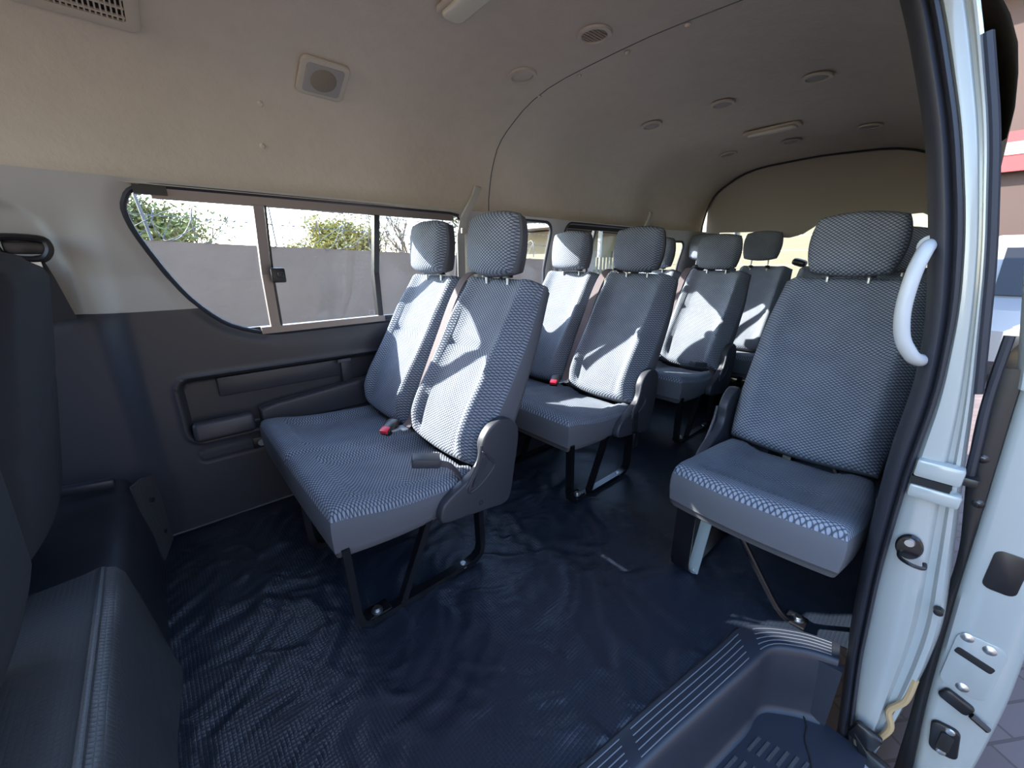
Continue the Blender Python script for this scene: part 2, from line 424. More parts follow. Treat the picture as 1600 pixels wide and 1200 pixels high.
# floor with folds
mat_edge = [(.05, .385), (.467, .316), (.653, .288), (.895, .248), (1.0, .232), (1.045, .226), (1.085, .208), (1.12, .175), (1.157, .129), (1.185, .085), (1.209, .02)]
lip_in = [(.05, .30), (.575, .219), (.756, .187), (.968, .149), (1.02, .142), (1.047, .134), (1.068, .120), (1.085, .10), (1.115, .06), (1.139, .01)]
floor_outer = [(-.17, 1.84), (-.17, .42)] + mat_edge + [(1.22, -.03), (3.74, -.03), (3.74, 1.84)]
def floorz(x, y):
    v = Vector((x * 1.0 + y * .9, y * 1.1 - x * 1.0, 0))
    w = Vector((v.x * 4.5, v.y * 11, 3.1)) + Vector((noise.noise(Vector((x * 5, y * 5, 1))), noise.noise(Vector((x * 5, y * 5, 7))), 0)) * 1.6
    h = noise.noise(w)
    r = 1 - abs(h) * 2.6
    r2 = noise.noise(Vector((v.x * 9, v.y * 16, 8.2)))
    amp = smooth01(-.17, .1, x) * smooth01(0, .08, x - interp([(0, 0), (1.2, 0)], x) + 1)
    h2 = noise.noise(Vector((v.x * 3.2, v.y * 7, 21.7)) + Vector((noise.noise(Vector((x * 3, y * 3, 4))), noise.noise(Vector((x * 3, y * 3, 9))), 0)) * 2.0)
    return .0060 * max(0, r) ** 2 + .0075 * max(0, 1 - abs(h2) * 3.2) ** 2 + .0018 * r2 - .006
struct(sheet('floor', 'floor_vinyl', floor_outer, [], .045, lambda a, b: (a, b, floorz(a, b)), fine=[(-.15, .2, 1.3, 1.7, .0125)]))
# light scuff plate under wall_right
m = MB(); m.tube([(-.12, 1.797, .006), (1.4, 1.797, .006)], .004, 6); struct(m.build('baseboard_right', 'seat_side'))

# --- raised deck behind the front seats, covered in vinyl
deck = thing('engine_deck', 'raised box behind the front seats draped in dark grey textured vinyl', 'platform', (-.18, 1.1, 0))
def deckmesh(y0, y1, top, xfront, name, matn, flare):
    V = []; Fc = []; n = 40; prof = [(.03, 0), (.02, .10), (.008, .20), (.0, top - .035), (-.01, top - .012), (-.035, top), (-.06, top - .004), (-.2, top - .012), (-.5, top - .02), (-.99, top - .02)]
    for i in range(n + 1):
        y = y0 + (y1 - y0) * i / n
        for (px, pz) in prof:
            f_ = smooth01(.9, 1.12, y) * (1 - smooth01(1.12, 1.21, y)) * flare
            nx = .006 * noise.noise(Vector((y * 7, pz * 9, 3))) + .02 * f_ * (1 - pz / top if top else 0)
            V.append((px + nx, y - 1.1, pz + .003 * noise.noise(Vector((px * 12, y * 9, 5)))))
    m = len(prof)
    for i in range(n):
        for k in range(m - 1): Fc.append([i * m + k, (i + 1) * m + k, (i + 1) * m + k + 1, i * m + k + 1])
    Fc.append(list(range(m))); Fc.append([n * m + k for k in range(m)][::-1])
    return mesh(name, V, Fc, matn, deck, sharp=70)
deckmesh(.38, 1.215, .31, 0, 'vinyl_cover', 'mat_vinyl', 1)
deckmesh(1.225, 1.80, .285, 0, 'vinyl_base', 'pocket_trim', 0)
# ridge welt along the edge
m = MB(); m.tube(catmull([(-.028, -.72, .312), (-.03, -.4, .314), (-.03, -.1, .314), (-.032, .1, .312)], 6), .007, 8)
m.build('edge_welt', 'mat_vinyl', deck)
# corner flap turned up the wall, with two holes
m = MB()
q = [Vector(p) - Vector((-.18, 1.1, 0)) for p in ((-.118, 1.79, .0), (-.118, 1.79, .27), (-.15, 1.745, .286), (-.176, 1.70, .283), (-.168, 1.675, .14), (-.146, 1.655, .0))]
o_ = Vector((-.005, .003, 0)); m.add(q + [p + o_ for p in q], [[0, 1, 2, 3, 4, 5], [6, 11, 10, 9, 8, 7]] + [[k, 6 + k, 6 + (k + 1) % 6, (k + 1) % 6] for k in range(6)])
fl = m.build('corner_flap', 'mat_vinyl', deck)
for (x, y, z) in ((.036, .630, .205), (.043, .624, .075)):
    m = MB(); m.lathe([(0, .010), (.008, .010), (.009, -.002)], (x, y, z), 16, Vector((.95, -.4, 0)).to_track_quat('Z', 'Y').to_matrix()); m.build('fastener_hole', 'deep', fl)
m = MB(); m.box((-.10, .62, .315), (.14, .035, .03), Matrix.Rotation(.1, 3, 'Y'), .008)
hb = m.build('hinge_cover', 'step_plastic', deck)

# ------------------------------------------------------------------ windows
def window(name, outline, fr, gaskets='rubber', tint='glass', off=.01, side=far, frr=.009):
    root = bpy.data.objects.new(name, None); COL.objects.link(root); struct(root)
    pts = [Vector(side(x, z)) + Vector((0, off, 0)) for x, z in outline]
    dense = []
    for i in range(len(outline)):
        a, b = Vector(outline[i]), Vector(outline[(i + 1) % len(outline)]); k = max(1, int((b - a).length / .04))
        for q in range(k): p = a.lerp(b, q / k); dense.append((p.x, p.y))
    m = MB(); m.tube([Vector(side(x, z)) + Vector((0, off * .3, 0)) for x, z in dense], frr, 8, closed=True)
    m.build('gasket', gaskets, root)
    return root, dense
def pane(root, poly, off, tint='glass', side=far, nm='pane'):
    c = [Vector(side(x, z)) + Vector((0, off, 0)) for x, z in poly]
    return mesh(nm, c, [list(range(len(c)))], tint, root, smooth=False)
def flat(x, z):      # far() without relief for flush parts
    return (x, warp(x, wallY(z)), z)
w1, d1 = window('window_1', win1, None)
for o_, poly in ((.030, [p for p in win1 if p[0] < .345] ),):
    a = [(-.012, 1.150), (.0, 1.18), (.035, 1.212), (.345, 1.222), (.345, .722), (.27, .738), (.20, .768), (.15, .810), (.10, .870), (.06, .94), (.02, 1.03), (-.005, 1.10)]
    g = sheet('pane', 'glass', a, [], .08, lambda x, z: (flat(x, z)[0], flat(x, z)[1] + .036, z), parent=w1)
sheet('pane', 'glass', [(.33, .735), (.785, .735), (.785, 1.215), (.33, 1.215)], [], .1, lambda x, z: (flat(x, z)[0], flat(x, z)[1] + .026, z), parent=w1)
sheet('pane', 'glass', [(.77, .73), (1.19, .745), (1.22, .80), (1.22, 1.15), (1.195, 1.20), (1.14, 1.218), (.77, 1.222)], [], .1, lambda x, z: (flat(x, z)[0], flat(x, z)[1] + .036, z), parent=w1)
def bar(root, name, pts, wd, dp, matn, off=.012):
    m = MB(); m.tube([Vector(flat(x, z)) + Vector((0, off, 0)) for x, z in pts], 1, prof=[(-wd / 2, -dp / 2), (wd / 2, -dp / 2), (wd / 2, dp / 2), (-wd / 2, dp / 2)], up=(0, 0, 1) if abs(pts[0][0] - pts[-1][0]) > .05 else (1, 0, 0))
    return m.build(name, matn, root, smooth=False)
bar(w1, 'top_channel', [(.06, 1.2), (1.17, 1.2)], .030, .03, 'alu_bronze', .02)
bar(w1, 'top_channel', [(.02, 1.207), (.10, 1.207)], .026, .026, 'black_plastic', .012)
bar(w1, 'bottom_channel', [(.295, .738), (.80, .742)], .026, .03, 'alu_bronze', .012)
bar(w1, 'bottom_channel', [(.24, .74), (1.18, .74)], .022, .02, 'black_plastic', .032)
bar(w1, 'divider', [(.345, .75), (.345, .95), (.345, 1.19)], .032, .024, 'alu_bronze', .010)
bar(w1, 'divider', [(.367, .75), (.367, .95), (.367, 1.19)], .006, .022, 'black_plastic', .010)
bar(w1, 'divider', [(.785, .75), (.785, .95), (.785, 1.19)], .024, .03, 'black_plastic', .022)
m = MB(); m.box((.378, 1.775, .946), (.05, .022, .055), None, .006); m.box((.383, 1.758, .948), (.022, .018, .02), None, .004)
m.build('latch', 'black_plastic', w1)
m = MB(); m.tube([(x, 1.80, z) for x, z in rrect(.728, .762, .752, .782, .003)], .0008, 4, closed=True); m.build('glass_mark', 'handle_white', w1)
w2, _ = window('window_2', win2, None)
sheet('pane', 'glass', win2, [], .1, lambda x, z: (x, flat(x, z)[1] + .02, z), parent=w2)
w3, _ = window('window_3', win3, None)
sheet('pane', 'glass', win3, [], .1, lambda x, z: (x, flat(x, z)[1] + .02, z), parent=w3)
bar(w3, 'top_channel', [(2.0, 1.205), (2.92, 1.205)], .03, .02, 'black_plastic', .01)
bar(w3, 'divider', [(2.30, .77), (2.30, .95), (2.30, 1.2)], .022, .02, 'black_plastic', .015)
w4, _ = window('window_4', win4, None)
sheet('pane', 'glass', win4, [], .1, lambda x, z: (x, flat(x, z)[1] + .02, z), parent=w4)
w5 = struct(sheet('window_5', 'glass', hatch_win, [], .2, lambda a, b: (3.735, a, b)))
w6 = struct(sheet('window_6', 'dark_glass', nwin, [], .2, lambda a, b: (near(a, b)[0], near(a, b)[1] - .015, b)))

# ------------------------------------------------------------------ seats
def pad(name, fr, a, b, front, th, mats, parent, kap=.3, r=.035, r2=.03, n=26, m=26, bulge=.006, uvo=(0, 0)):
    """upholstered pad. fr(u,v,w)->3D, a(t) half width, b half height, front(u,t) crown, th(t) thickness"""
    V = []; UV = []; Fc = []; MI = []
    # denser samples near the rim
    def ax(k):
        return [math.copysign(1 - (1 - abs(x)) ** 1.35, x) for x in [-1 + 2 * i / k for i in range(k + 1)]]
    SS, TT = ax(n), ax(m)
    def out(s, t):
        return s * math.sqrt(1 - kap * t * t / 2), t * math.sqrt(1 - kap * s * s / 2)
    def rim(s, t):
        aa = a(t); d = min((1 - abs(s)) * aa, (1 - abs(t)) * b); return max(0, d)
    def drop(d, R):
        return 0 if d >= R else R - math.sqrt(max(0, R * R - (R - d) ** 2))
    W_ = len(SS)
    for t in TT:
        for s in SS:
            x, y = out(s, t); d = rim(s, t); u = x * a(y); v = y * b
            V.append(fr(u, v, front(u / a(y), y) - drop(d, r))); UV.append((u + uvo[0], v + uvo[1]))
    nf = len(V)
    for j in range(m):
        for i in range(n):
            Fc.append([j * W_ + i, j * W_ + i + 1, (j + 1) * W_ + i + 1, (j + 1) * W_ + i]); MI.append(0)
    ringI = [(i, 0) for i in range(n)] + [(n, j) for j in range(m)] + [(i, m) for i in range(n, 0, -1)] + [(0, j) for j in range(m, 0, -1)]
    prev = [j * W_ + i for i, j in ringI]
    for q in (.0, .25, .5, .75, 1.0):
        cur = []
        for i, j in ringI:
            s, t = SS[i], TT[j]; x, y = out(s, t); g = 1 + bulge * math.sin(math.pi * min(1, q + .1)) / .2
            f0 = front(x, y) - r - .003; w = f0 + (-th(y) + r2 - f0) * q
            V.append(fr(x * a(y) * g, y * b * g, w)); UV.append((x * a(y), y * b - w)); cur.append(len(V) - 1)
        for k in range(len(ringI)):
            k2 = (k + 1) % len(ringI); Fc.append([prev[k2], prev[k], cur[k], cur[k2]]); MI.append(1)
        prev = cur
    b0 = len(V)
    for t in TT:
        for s in SS:
            x, y = out(s, t); d = rim(s, t)
            V.append(fr(x * a(y) , y * b, -th(y) + drop(d, r2))); UV.append((x * a(y), y * b))
    for j in range(m):
        for i in range(n):
            Fc.append([b0 + j * W_ + i, b0 + (j + 1) * W_ + i, b0 + (j + 1) * W_ + i + 1, b0 + j * W_ + i + 1]); MI.append(1)
    back = [b0 + j * W_ + i for i, j in ringI]
    for k in range(len(ringI)):
        k2 = (k + 1) % len(ringI); Fc.append([prev[k2], prev[k], back[k], back[k2]]); MI.append(1)
    return mesh(name, V, Fc, mats, parent, mi=MI, uv=UV, sharp=75)
def groove(d, w=.006, h=.006): return -h * math.exp(-(d / w) ** 2)
def backframe(yc, x0=.630, z0=.375, x1=.935, z1=.955):
    B0 = Vector((x0, yc, z0)); T0 = Vector((x1, yc, z1)); v = (T0 - B0).normalized(); w = Vector((-v.z, 0, v.x)); C = (B0 + T0) / 2
    return (lambda p, q, r: C + Vector((0, p, 0)) + v * q + w * r), (T0 - B0).length / 2
def backrest(parent, yc, hw, mats=('seat_fabric', 'seat_side'), det=True, **k):
    fr, b = backframe(yc, **k)
    def front(s, t):
        f = .030 * math.exp(-((abs(s) - .73) / .15) ** 2) * smooth01(-1, -.7, t) * (1 - .5 * smooth01(.4, .9, t)) - .028 * smooth01(.74, 1.0, abs(s)) - .010 * (1 - s * s) * smooth01(-.2, .6, t) + .016 * math.exp(-((t + .55) / .35) ** 2) * (1 - .3 * s * s)
        if det:
            e = .62 + .07 * t
            f += groove((abs(s) - e) * hw, .007, .011) * smooth01(-1.0, -.8, t) * (1 - smooth01(.55, .75, t))
            f += groove((t - .16) * b, .008, .011) * (1 - smooth01(e - .02, e + .02, abs(s)))
        return f
    return pad('backrest', fr, lambda t: hw * (1 - .055 * smooth01(.3, 1, t) - .02 * smooth01(-.5, -1, t)), b, front, lambda t: .130 - .030 * t, mats, parent, kap=.17, r=.030, r2=.022, n=30, m=34, bulge=.003)
def headrest(parent, yc, dz=0, dx=0, mats=('seat_fabric', 'seat_side'), hw=.132):
    def fr(u, v, w): return Vector((.885 + dx + .12 * v - w, yc + u, 1.055 + dz + v + .12 * w))
    h = pad('headrest', fr, lambda t: hw * (1 - .05 * smooth01(1, -1, t)), .104, lambda s, t: .026 * (1 - s * s) * (1 - .6 * t * t), lambda t: .085 - .008 * t, mats, parent, kap=.54, r=.028, r2=.035, n=22, m=20, bulge=.006)
    for q in (-.058, .058):
        m = MB(); m.tube([(.925 + dx, yc + q, .92), (.925 + dx, yc + q, .985 + dz)], .0055, 10); m.build('headrest_post', 'steel', h)
        m = MB(); m.lathe([(.0, .012), (.012, .012), (.018, .004), (.019, -.01)], (.925 + dx, yc + q, .953), 16); m.build('post_guide', 'black_plastic', h)
    return h
def cushion(parent, y0, y1, centers, mats=('seat_fabric', 'seat_side'), x0=.215, x1=.69, zt=.402, big=0):
    yc = (y0 + y1) / 2; hw = (y1 - y0) / 2; b = (x1 - x0) / 2; xc = (x0 + x1) / 2
    def fr(u, v, w): return Vector((xc + v, yc + u, zt + w - .045 * ((v + b) / (2 * b)) - .012 * math.sin(math.pi * (v + b) / (2 * b))))
    def front(s, t):
        y = yc + s * hw; f = 0
        for c in centers:
            du = abs(y - c)
            if du < .23:
                f += -.022 * (1 - smooth01(.11, .15, du)) * smooth01(-.70, -.45, t)
                f += groove(du - .145, .007, .012) * smooth01(-.72, -.62, t)
                if du < .125: f += groove((t + .62) * b, .007, .010) + groove((t - .05) * b, .007, .010)
        if len(centers) > 1:
            for c, d in zip(centers[:-1], centers[1:]): f += groove(y - (c + d) / 2, .010, .010)
        return f + .006 * math.exp(-((t + .7) / .25) ** 2)
    return pad('seat_cushion', fr, lambda t: hw, b, front, lambda t: .132 - .02 * t, mats, parent, kap=.10 if len(centers) > 1 else .32, r=.03, r2=.03, n=64 if len(centers) > 1 else 34, m=34, bulge=.003)
def ribbon(m, pts, wv, w, t=.0015):
    """flat strap; wv list or vector gives the width direction"""
    pts = [Vector(p) for p in pts]; N = len(pts); V = []; Fc = []
    for i in range(N):
        T = (pts[min(N - 1, i + 1)] - pts[max(0, i - 1)]).normalized()
        a = Vector(wv[i] if isinstance(wv, list) else wv); a = (a - T * a.dot(T)).normalized(); nn = T.cross(a)
        for p, q in ((-w / 2, -t), (w / 2, -t), (w / 2, t), (-w / 2, t)): V.append(pts[i] + a * p + nn * q)
    for i in range(N - 1):
        for k in range(4): Fc.append([i * 4 + k, i * 4 + (k + 1) % 4, i * 4 + 4 + (k + 1) % 4, i * 4 + 4 + k])
    Fc += [[3, 2, 1, 0], [N * 4 - 4, N * 4 - 3, N * 4 - 2, N * 4 - 1]]
    m.add(V, Fc)
COVER = [(.515, .250), (.60, .234), (.70, .220), (.752, .214), (.783, .238), (.803, .34), (.820, .45), (.803, .498), (.765, .521), (.722, .517), (.687, .493), (.668, .458), (.670, .420), (.655, .385), (.60, .352), (.545, .325), (.516, .298)]
def recliner(parent, y, sgn=-1):
    poly = [(p.x, p.y) for p in catmull([(a, b, 0) for a, b in COVER], 3, True)]
    m = MB(); m.prism(poly, y, y + sgn * .034, 'Y', bev=.007, seg=3)
    c = m.build('recliner_cover', 'seat_plastic', parent, sharp=50)
    yo = y + sgn * .0345
    m = MB(); m.tube(catmull([(.668, yo, .435), (.694, yo, .405), (.712, yo, .378), (.680, yo, .345), (.640, yo, .322), (.612, yo, .318), (.618, yo, .345), (.645, yo, .385)], 5, True), .0045, 8, closed=True)
    m.tube(catmull([(.60, yo, .335), (.628, yo, .37), (.650, yo, .41), (.662, yo, .46)], 5), .005, 8)
    m.build('cover_rib', 'seat_plastic', c)
    m = MB(); m.prism([(p.x, p.y) for p in catmull([(.664, .420, 0), (.682, .40, 0), (.655, .36, 0), (.625, .330, 0), (.632, .355, 0), (.65, .39, 0)], 4, True)], yo, yo + sgn * .004, 'Y')
    m.build('recline_lever', 'seat_plastic', c)
    m = MB(); m.lathe([(0, -.002), (.006, 0), (.008, .001)], (.655, yo, .262), 14, Matrix.Rotation(math.radians(90), 3, 'X')); m.build('screw', 'deep', c)
    return c
RECT = [(-.0035, -.016), (.0035, -.016), (.0035, .016), (-.0035, .016)]
def bolt(x, y, z, parent):
    m = MB(); m.lathe([(0, .010), (.009, .010), (.0105, .006), (.0105, .002), (.016, .0015), (.016, -.003)], (x, y, z), 6 * 3); return m.build('bolt', 'steel', parent)
def legframe(parent, y, wide=.015, brace='black_metal', bracket=True):
    pr = [(-wide, -.010), (wide, -.010), (wide, .010), (-wide, .010)]
    m = MB(); m.tube([(.245, y, .285), (.250, y, .15), (.254, y, .06), (.262, y, .028), (.285, y, .010), (.32, y, .009), (.62, y, .009), (.655, y, .014), (.678, y, .030), (.686, y, .06), (.682, y, .15), (.678, y, .30)], 1, prof=pr, up=(0, 1, 0))
    lg = m.build('leg', 'black_metal', parent, sharp=30)
    m = MB(); m.tube([(.505, y, .285), (.385, y, .010)], 1, prof=[(-.012, -.010), (.012, -.010), (.012, .010), (-.012, .010)], up=(0, 1, 0)); m.build('brace', brace, lg, smooth=False)
    if bracket:
        m = MB(); m.box((.315, y + .012, .016), (.07, .045, .016), None, .004); m.build('floor_bracket', 'black_metal', lg)
    for (bx, by) in ((.31, y + .004), (.61, y)):
        bolt(bx, by, .028 if bx < .4 and bracket else .012, lg)
    return lg
def buckle(parent, c, rz, tilt=-.35):
    R = Matrix.Rotation(rz, 3, 'Z') @ Matrix.Rotation(tilt, 3, 'Y')
    m = MB(); m.box(c, (.072, .042, .026), R, .006); bk = m.build('belt_buckle', 'black_plastic', parent)
    m = MB(); m.box(Vector(c) + R @ Vector((-.026, 0, .009)), (.028, .033, .014), R, .003); m.build('release_button', 'red', bk)
    return bk
def rail(parent, y0, y1):
    for x, z in ((.28, .265), (.62, .25)):
        m = MB(); m.tube([(x, y0, z), (x, y1, z)], .014, 10); m.build('seat_rail', 'black_metal', parent)
def make_double(label):
    t = thing('double_seat', label, 'seat', (0, .92, 0), group='double bench seats along the window side')
    cushion(t, 0, .85, (.21, .64))
    backrest(t, .205, .207); backrest(t, .640, .212)
    headrest(t, .20); headrest(t, .625)
    recliner(t, .0); rail(t, .03, .86)
    legframe(t, .016); legframe(t, .45, bracket=False)
    m = MB(); ribbon(m, catmull([(.985, .31, .935), (.965, .345, .952), (.925, .385, .942), (.872, .400, .86), (.80, .402, .715), (.733, .402, .58), (.676, .40, .46), (.640, .392, .408), (.60, .372, .398)], 6), [(0, 1, 0)] * 49, .043)
    sb = m.build('seat_belt', 'belt', t)
    m = MB(); m.prism([(.59, .345), (.612, .345), (.612, .395), (.59, .395), (.588, .382), (.556, .382), (.556, .362), (.588, .362)], .402, .406, 'Z'); m.build('belt_tongue', 'steel', sb)
    m = MB(); ribbon(m, catmull([(1.02, .25, .90), (1.005, .27, .945), (.98, .305, .957), (.95, .355, .957)], 5), (.3, 1, 0), .045, .006); m.build('belt_guide', 'belt_black', t)
    buckle(t, (.565, .40, .408), .5)
    # short strap with its black buckle by the recliner
    m = MB(); ribbon(m, catmull([(.64, .012, .31), (.61, .010, .355), (.585, .02, .395), (.56, .04, .405)], 5), (.55, .8, 0), .035); sp = m.build('lap_strap', 'belt', t)
    m = MB(); m.box((.525, .065, .418), (.085, .055, .030), Matrix.Rotation(-.45, 3, 'Z') @ Matrix.Rotation(.15, 3, 'Y'), .006); m.build('strap_buckle', 'seat_plastic', sp)
    return t
r1 = make_double('light grey double seat nearest the front, its whole cushion and looped leg in full view')
r2 = copy_tree(r1); r2.location = (.905, .92, 0); r2['label'] = 'light grey double seat right behind the foremost one, its front leg bolted mid aisle'
for rr_ in (r2,):
    for ch in list(rr_.children):
        if ch.name.startswith('lap_strap'):
            for g in list(ch.children): bpy.data.objects.remove(g)
            bpy.data.objects.remove(ch)
m = MB(); ribbon(m, [(.64, -.036, .34), (.63, -.042, .29), (.63, -.045, .25)], (1, 0, 0), .035); hs = m.build('hanging_strap', 'belt_black', r2)
m = MB(); m.box((.63, -.048, .21), (.036, .012, .075), None, .004); m.build('strap_end', 'black_plastic', hs)
r3 = copy_tree(r1); r3.location = (1.80, .90, 0); r3['label'] = 'grey double seat in the third row, half hidden, sunlit triangle on its dark backrest'
def make_single(label):
    t = thing('single_seat', label, 'seat', (.9, .04, 0), group='single seats on the door side')
    cushion(t, 0, .475, (.237,), x0=.20, x1=.70, zt=.392)
    backrest(t, .240, .232, x0=.640, z0=.365, x1=.955, z1=.955); headrest(t, .255, dx=.03, hw=.135)
    recliner(t, .0); recliner(t, .478, 1); rail(t, .03, .44)
    pr = [(-.03, -.003), (.03, -.003), (.03, .003), (-.03, .003)]
    m = MB(); y = .40
    m.tube([(.235, y, .285), (.235, y, .15), (.238, y, .05), (.25, y, .018), (.275, y, .006), (.60, y, .006), (.64, y, .014), (.66, y, .05), (.665, y, .28)], 1, prof=pr, up=(0, 1, 0)); lg = m.build('leg', 'black_metal', t, sharp=30)
    m = MB(); m.tube([(.345, y - .036, .285), (.262, y - .036, .012)], 1, prof=[(-.017, -.002), (.017, -.002), (.017, .002), (-.017, .002)], up=(0, 1, 0)); br = m.build('brace', 'zinc', lg, smooth=False); br['label'] = 'bare zinc brace strip'
    bolt(.272, y - .036, .014, lg)
    m = MB(); m.tube(catmull([(.225, .255, .27), (.266, .150, .080), (.276, .120, .034), (.286, .100, .014), (.298, .088, .010)], 5), .009, 10)
    m.box((.305, .080, .010), (.05, .05, .010), None, .004); lg2 = m.build('leg', 'black_metal', t); lg2['label'] = 'slanted tubular leg'
    bolt(.307, .078, .014, lg2)
    return t
s1 = make_single('large grey single seat beside the sliding door opening, white grab handle in front of it')
s2 = copy_tree(s1); s2.location = (1.83, .04, 0); s2['label'] = 'dark single seat hidden behind the large one by the door, only its backrest edge shows'
# rear bench: four backs with raised headrests
rb = thing('rear_bench', 'rear bench across the tail under the back window, two headrests raised on thin posts', 'seat', (2.62, .10, 0))
cushion(rb, .0, 1.58, (.20, .60, 1.0, 1.38))
for i, yc in enumerate((.20, .585, .99, 1.385)):
    backrest(rb, yc, .197, det=False, z1=.975)
for yc in (1.02, 1.45): headrest(rb, yc, dz=.055)
for yc in (.76, .62):
    m = MB(); m.box((.93, yc, .985), (.08, .09, .05), Matrix.Rotation(.3, 3, 'X'), .02); m.build('belt_reel', 'black_plastic', rb)
rail(rb, .03, 1.5)
for y in (.1, .8, 1.45): legframe(rb, y, bracket=False)
# seats ahead of the deck
def front_seat(yc, label, x0, sl_, zc):
    t = thing('front_seat', label, 'seat', (0, yc, 0), group='cab seats seen from behind')
    def fr(u, v, w): return Vector((x0 + sl_ * v + w, u, zc + v - .2 * w))
    pad('backrest', fr, lambda t: .25 * (1 - .06 * smooth01(.4, 1, t)), .31, lambda s, t: .012 * (1 - s * s) + groove((t + .05 - .16 * s) * .31, .006, .008), lambda t: .10, ('driver_fabric', 'driver_fabric'), t, kap=.22, r=.03, r2=.05)
    def f2(u, v, w): return Vector((-.62 + v, u, .46 + w))
    pad('seat_cushion', f2, lambda t: .25, .27, lambda s, t: 0, lambda t: .13, ('driver_fabric', 'driver_fabric'), t, kap=.2, r=.04, r2=.03, n=16, m=16)
    return t
front_seat(1.37, 'dark fabric driver seat back at the left picture edge beside the belt guide', -.240, .19, .69)
front_seat(.79, 'dark fabric middle cab seat back at the left picture edge, low beside the vinyl box', -.245, .04, .76)

# ------------------------------------------------------------------ things on the side trim
m = MB(); m.box((.112, 1.800, .385), (.195, .055, .075), Matrix.Rotation(-.18, 3, 'X'), .014, 3)
o = m.build('storage_bin', 'dark_trim'); tag(o, 'low dark plastic bin at the front end of the side trim pocket', 'storage bin')
m = MB(); m.prism([(.235, .352), (.235, .432), (.30, .445), (.68, .478), (.94, .49), (.96, .46), (.96, .352)], 1.775, 1.835, 'Y', bev=.012, seg=3)
o = m.build('armrest', 'dark_trim'); tag(o, 'long dark armrest moulding rising along the side trim behind the foremost double seat', 'armrest')
m = MB(); m.box((.37, 1.836, .535), (.50, .016, .075), None, .006, 2)
o = m.build('raised_insert', 'dark_trim'); tag(o, 'raised flat panel inside the long dark wall pocket', 'panel')
t = thing('pocket_strut', 'short upright dark strut with clip inside the wall pocket above the armrest', 'strut', (.60, 1.825, .46))
m = MB(); m.box((0, 0, .055), (.042, .022, .12), None, .004); m.build('strut', 'dark_trim', t)
m = MB(); m.box((-.006, -.012, .108), (.058, .014, .016), None, .004); m.build('clip', 'seat_side', t)
t = thing('power_socket', 'black power socket set in the side trim below the wall pocket', 'socket', (.235, 1.797, .288))
m = MB(); m.box((0, 0, 0), (.09, .006, .045), None, .003); m.build('plate', 'black_plastic', t)
m = MB(); m.lathe([(0, .001), (.008, .001), (.010, .006), (.014, .006), (.015, 0)], (-.015, -.003, 0), 20, Matrix.Rotation(math.radians(90), 3, 'X')); m.build('socket_ring', 'steel', t)
# belt guide ahead of the front window
t = thing('belt_anchor', 'black belt guide on the pale front pillar trim with dark belt hanging down', 'seat belt', (-.236, 1.765, 1.03))
m = MB(); m.tube([(p.x, -.006, p.y) for p in catmull([(-.045, .028, 0), (.03, .028, 0), (.045, .012, 0), (.040, -.012, 0), (.02, -.028, 0), (-.03, -.024, 0), (-.05, -.005, 0)], 4, True)], .010, 8, closed=True); m.build('guide_ring', 'black_plastic', t)
m = MB(); m.box((.0, .006, .004), (.082, .010, .034), None, .004); m.build('guide_plate', 'black_plastic', t)
m = MB(); m.box((.0, -.012, -.045), (.045, .003, .035), None, .001); m.build('belt_tongue', 'steel', t)
m = MB(); ribbon(m, [(.0, -.003, -.02), (.012, -.002, -.08), (.03, .004, -.20)], (1, 0, 0), .05); m.build('belt_strap', 'belt_black', t)
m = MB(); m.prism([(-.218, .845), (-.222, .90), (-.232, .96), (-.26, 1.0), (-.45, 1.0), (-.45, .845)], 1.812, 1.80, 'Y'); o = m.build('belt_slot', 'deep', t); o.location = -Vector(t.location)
# belt hangers above the windows
def hanger(x, label):
    t = thing('belt_hanger', label, 'belt hanger', (x, 1.74, 1.24), group='cream belt hangers on the window pillars')
    m = MB(); m.tube(catmull([(.0, .000, .105), (-.01, -.012, .095), (-.035, -.016, .05), (-.075, -.012, -.01), (-.095, -.004, -.045)], 5), 1, prof=[(-.016, -.007), (.016, -.007), (.018, .0), (.016, .009), (-.016, .009), (-.018, 0)], up=(1, 0, 0)); m.build('hanger_arm', 'light_trim', t)
    m = MB(); ribbon(m, [(-.085, -.002, -.03), (-.10, .01, -.12), (-.10, .02, -.40)], (1, 0, 0), .045); m.build('belt_strap', 'light_trim', t)
    m = MB(); m.box((-.097, -.012, -.10), (.03, .012, .025), None, .004); m.build('buckle_clip', 'vent_plastic', t)
    return t
hanger(1.315, 'cream belt hanger at the rear end of the long front window')
hanger(2.95, 'small cream belt hanger beyond the second long side window')
# vertical grips catching sun on the pillars
for x, lab in ((1.335, 'pale upright belt cover strip on the pillar behind the long front window'), (1.945, 'pale upright belt cover strip on the pillar after the small middle window')):
    m = MB(); m.prism(rrect(x - .012, .80, x + .014, 1.12, .012), 1.765, 1.80, 'Y', bev=.006)
    tag(m.build('pillar_strip', 'light_trim'), lab, 'trim strip', 'pale strips on the window pillars')
for x, y, z, lab in ((2.0, 1.745, 1.07, 'round cream belt knob on the pillar beside the small middle window'), (3.03, 1.72, 1.05, 'cream belt outlet on the rear pillar near the last row')):
    m = MB(); m.lathe([(0, .03), (.02, .028), (.030, .015), (.032, 0)], (x, y + .02, z), 20, Matrix.Rotation(math.radians(90), 3, 'X')); tag(m.build('belt_outlet', 'light_trim'), lab, 'belt outlet')

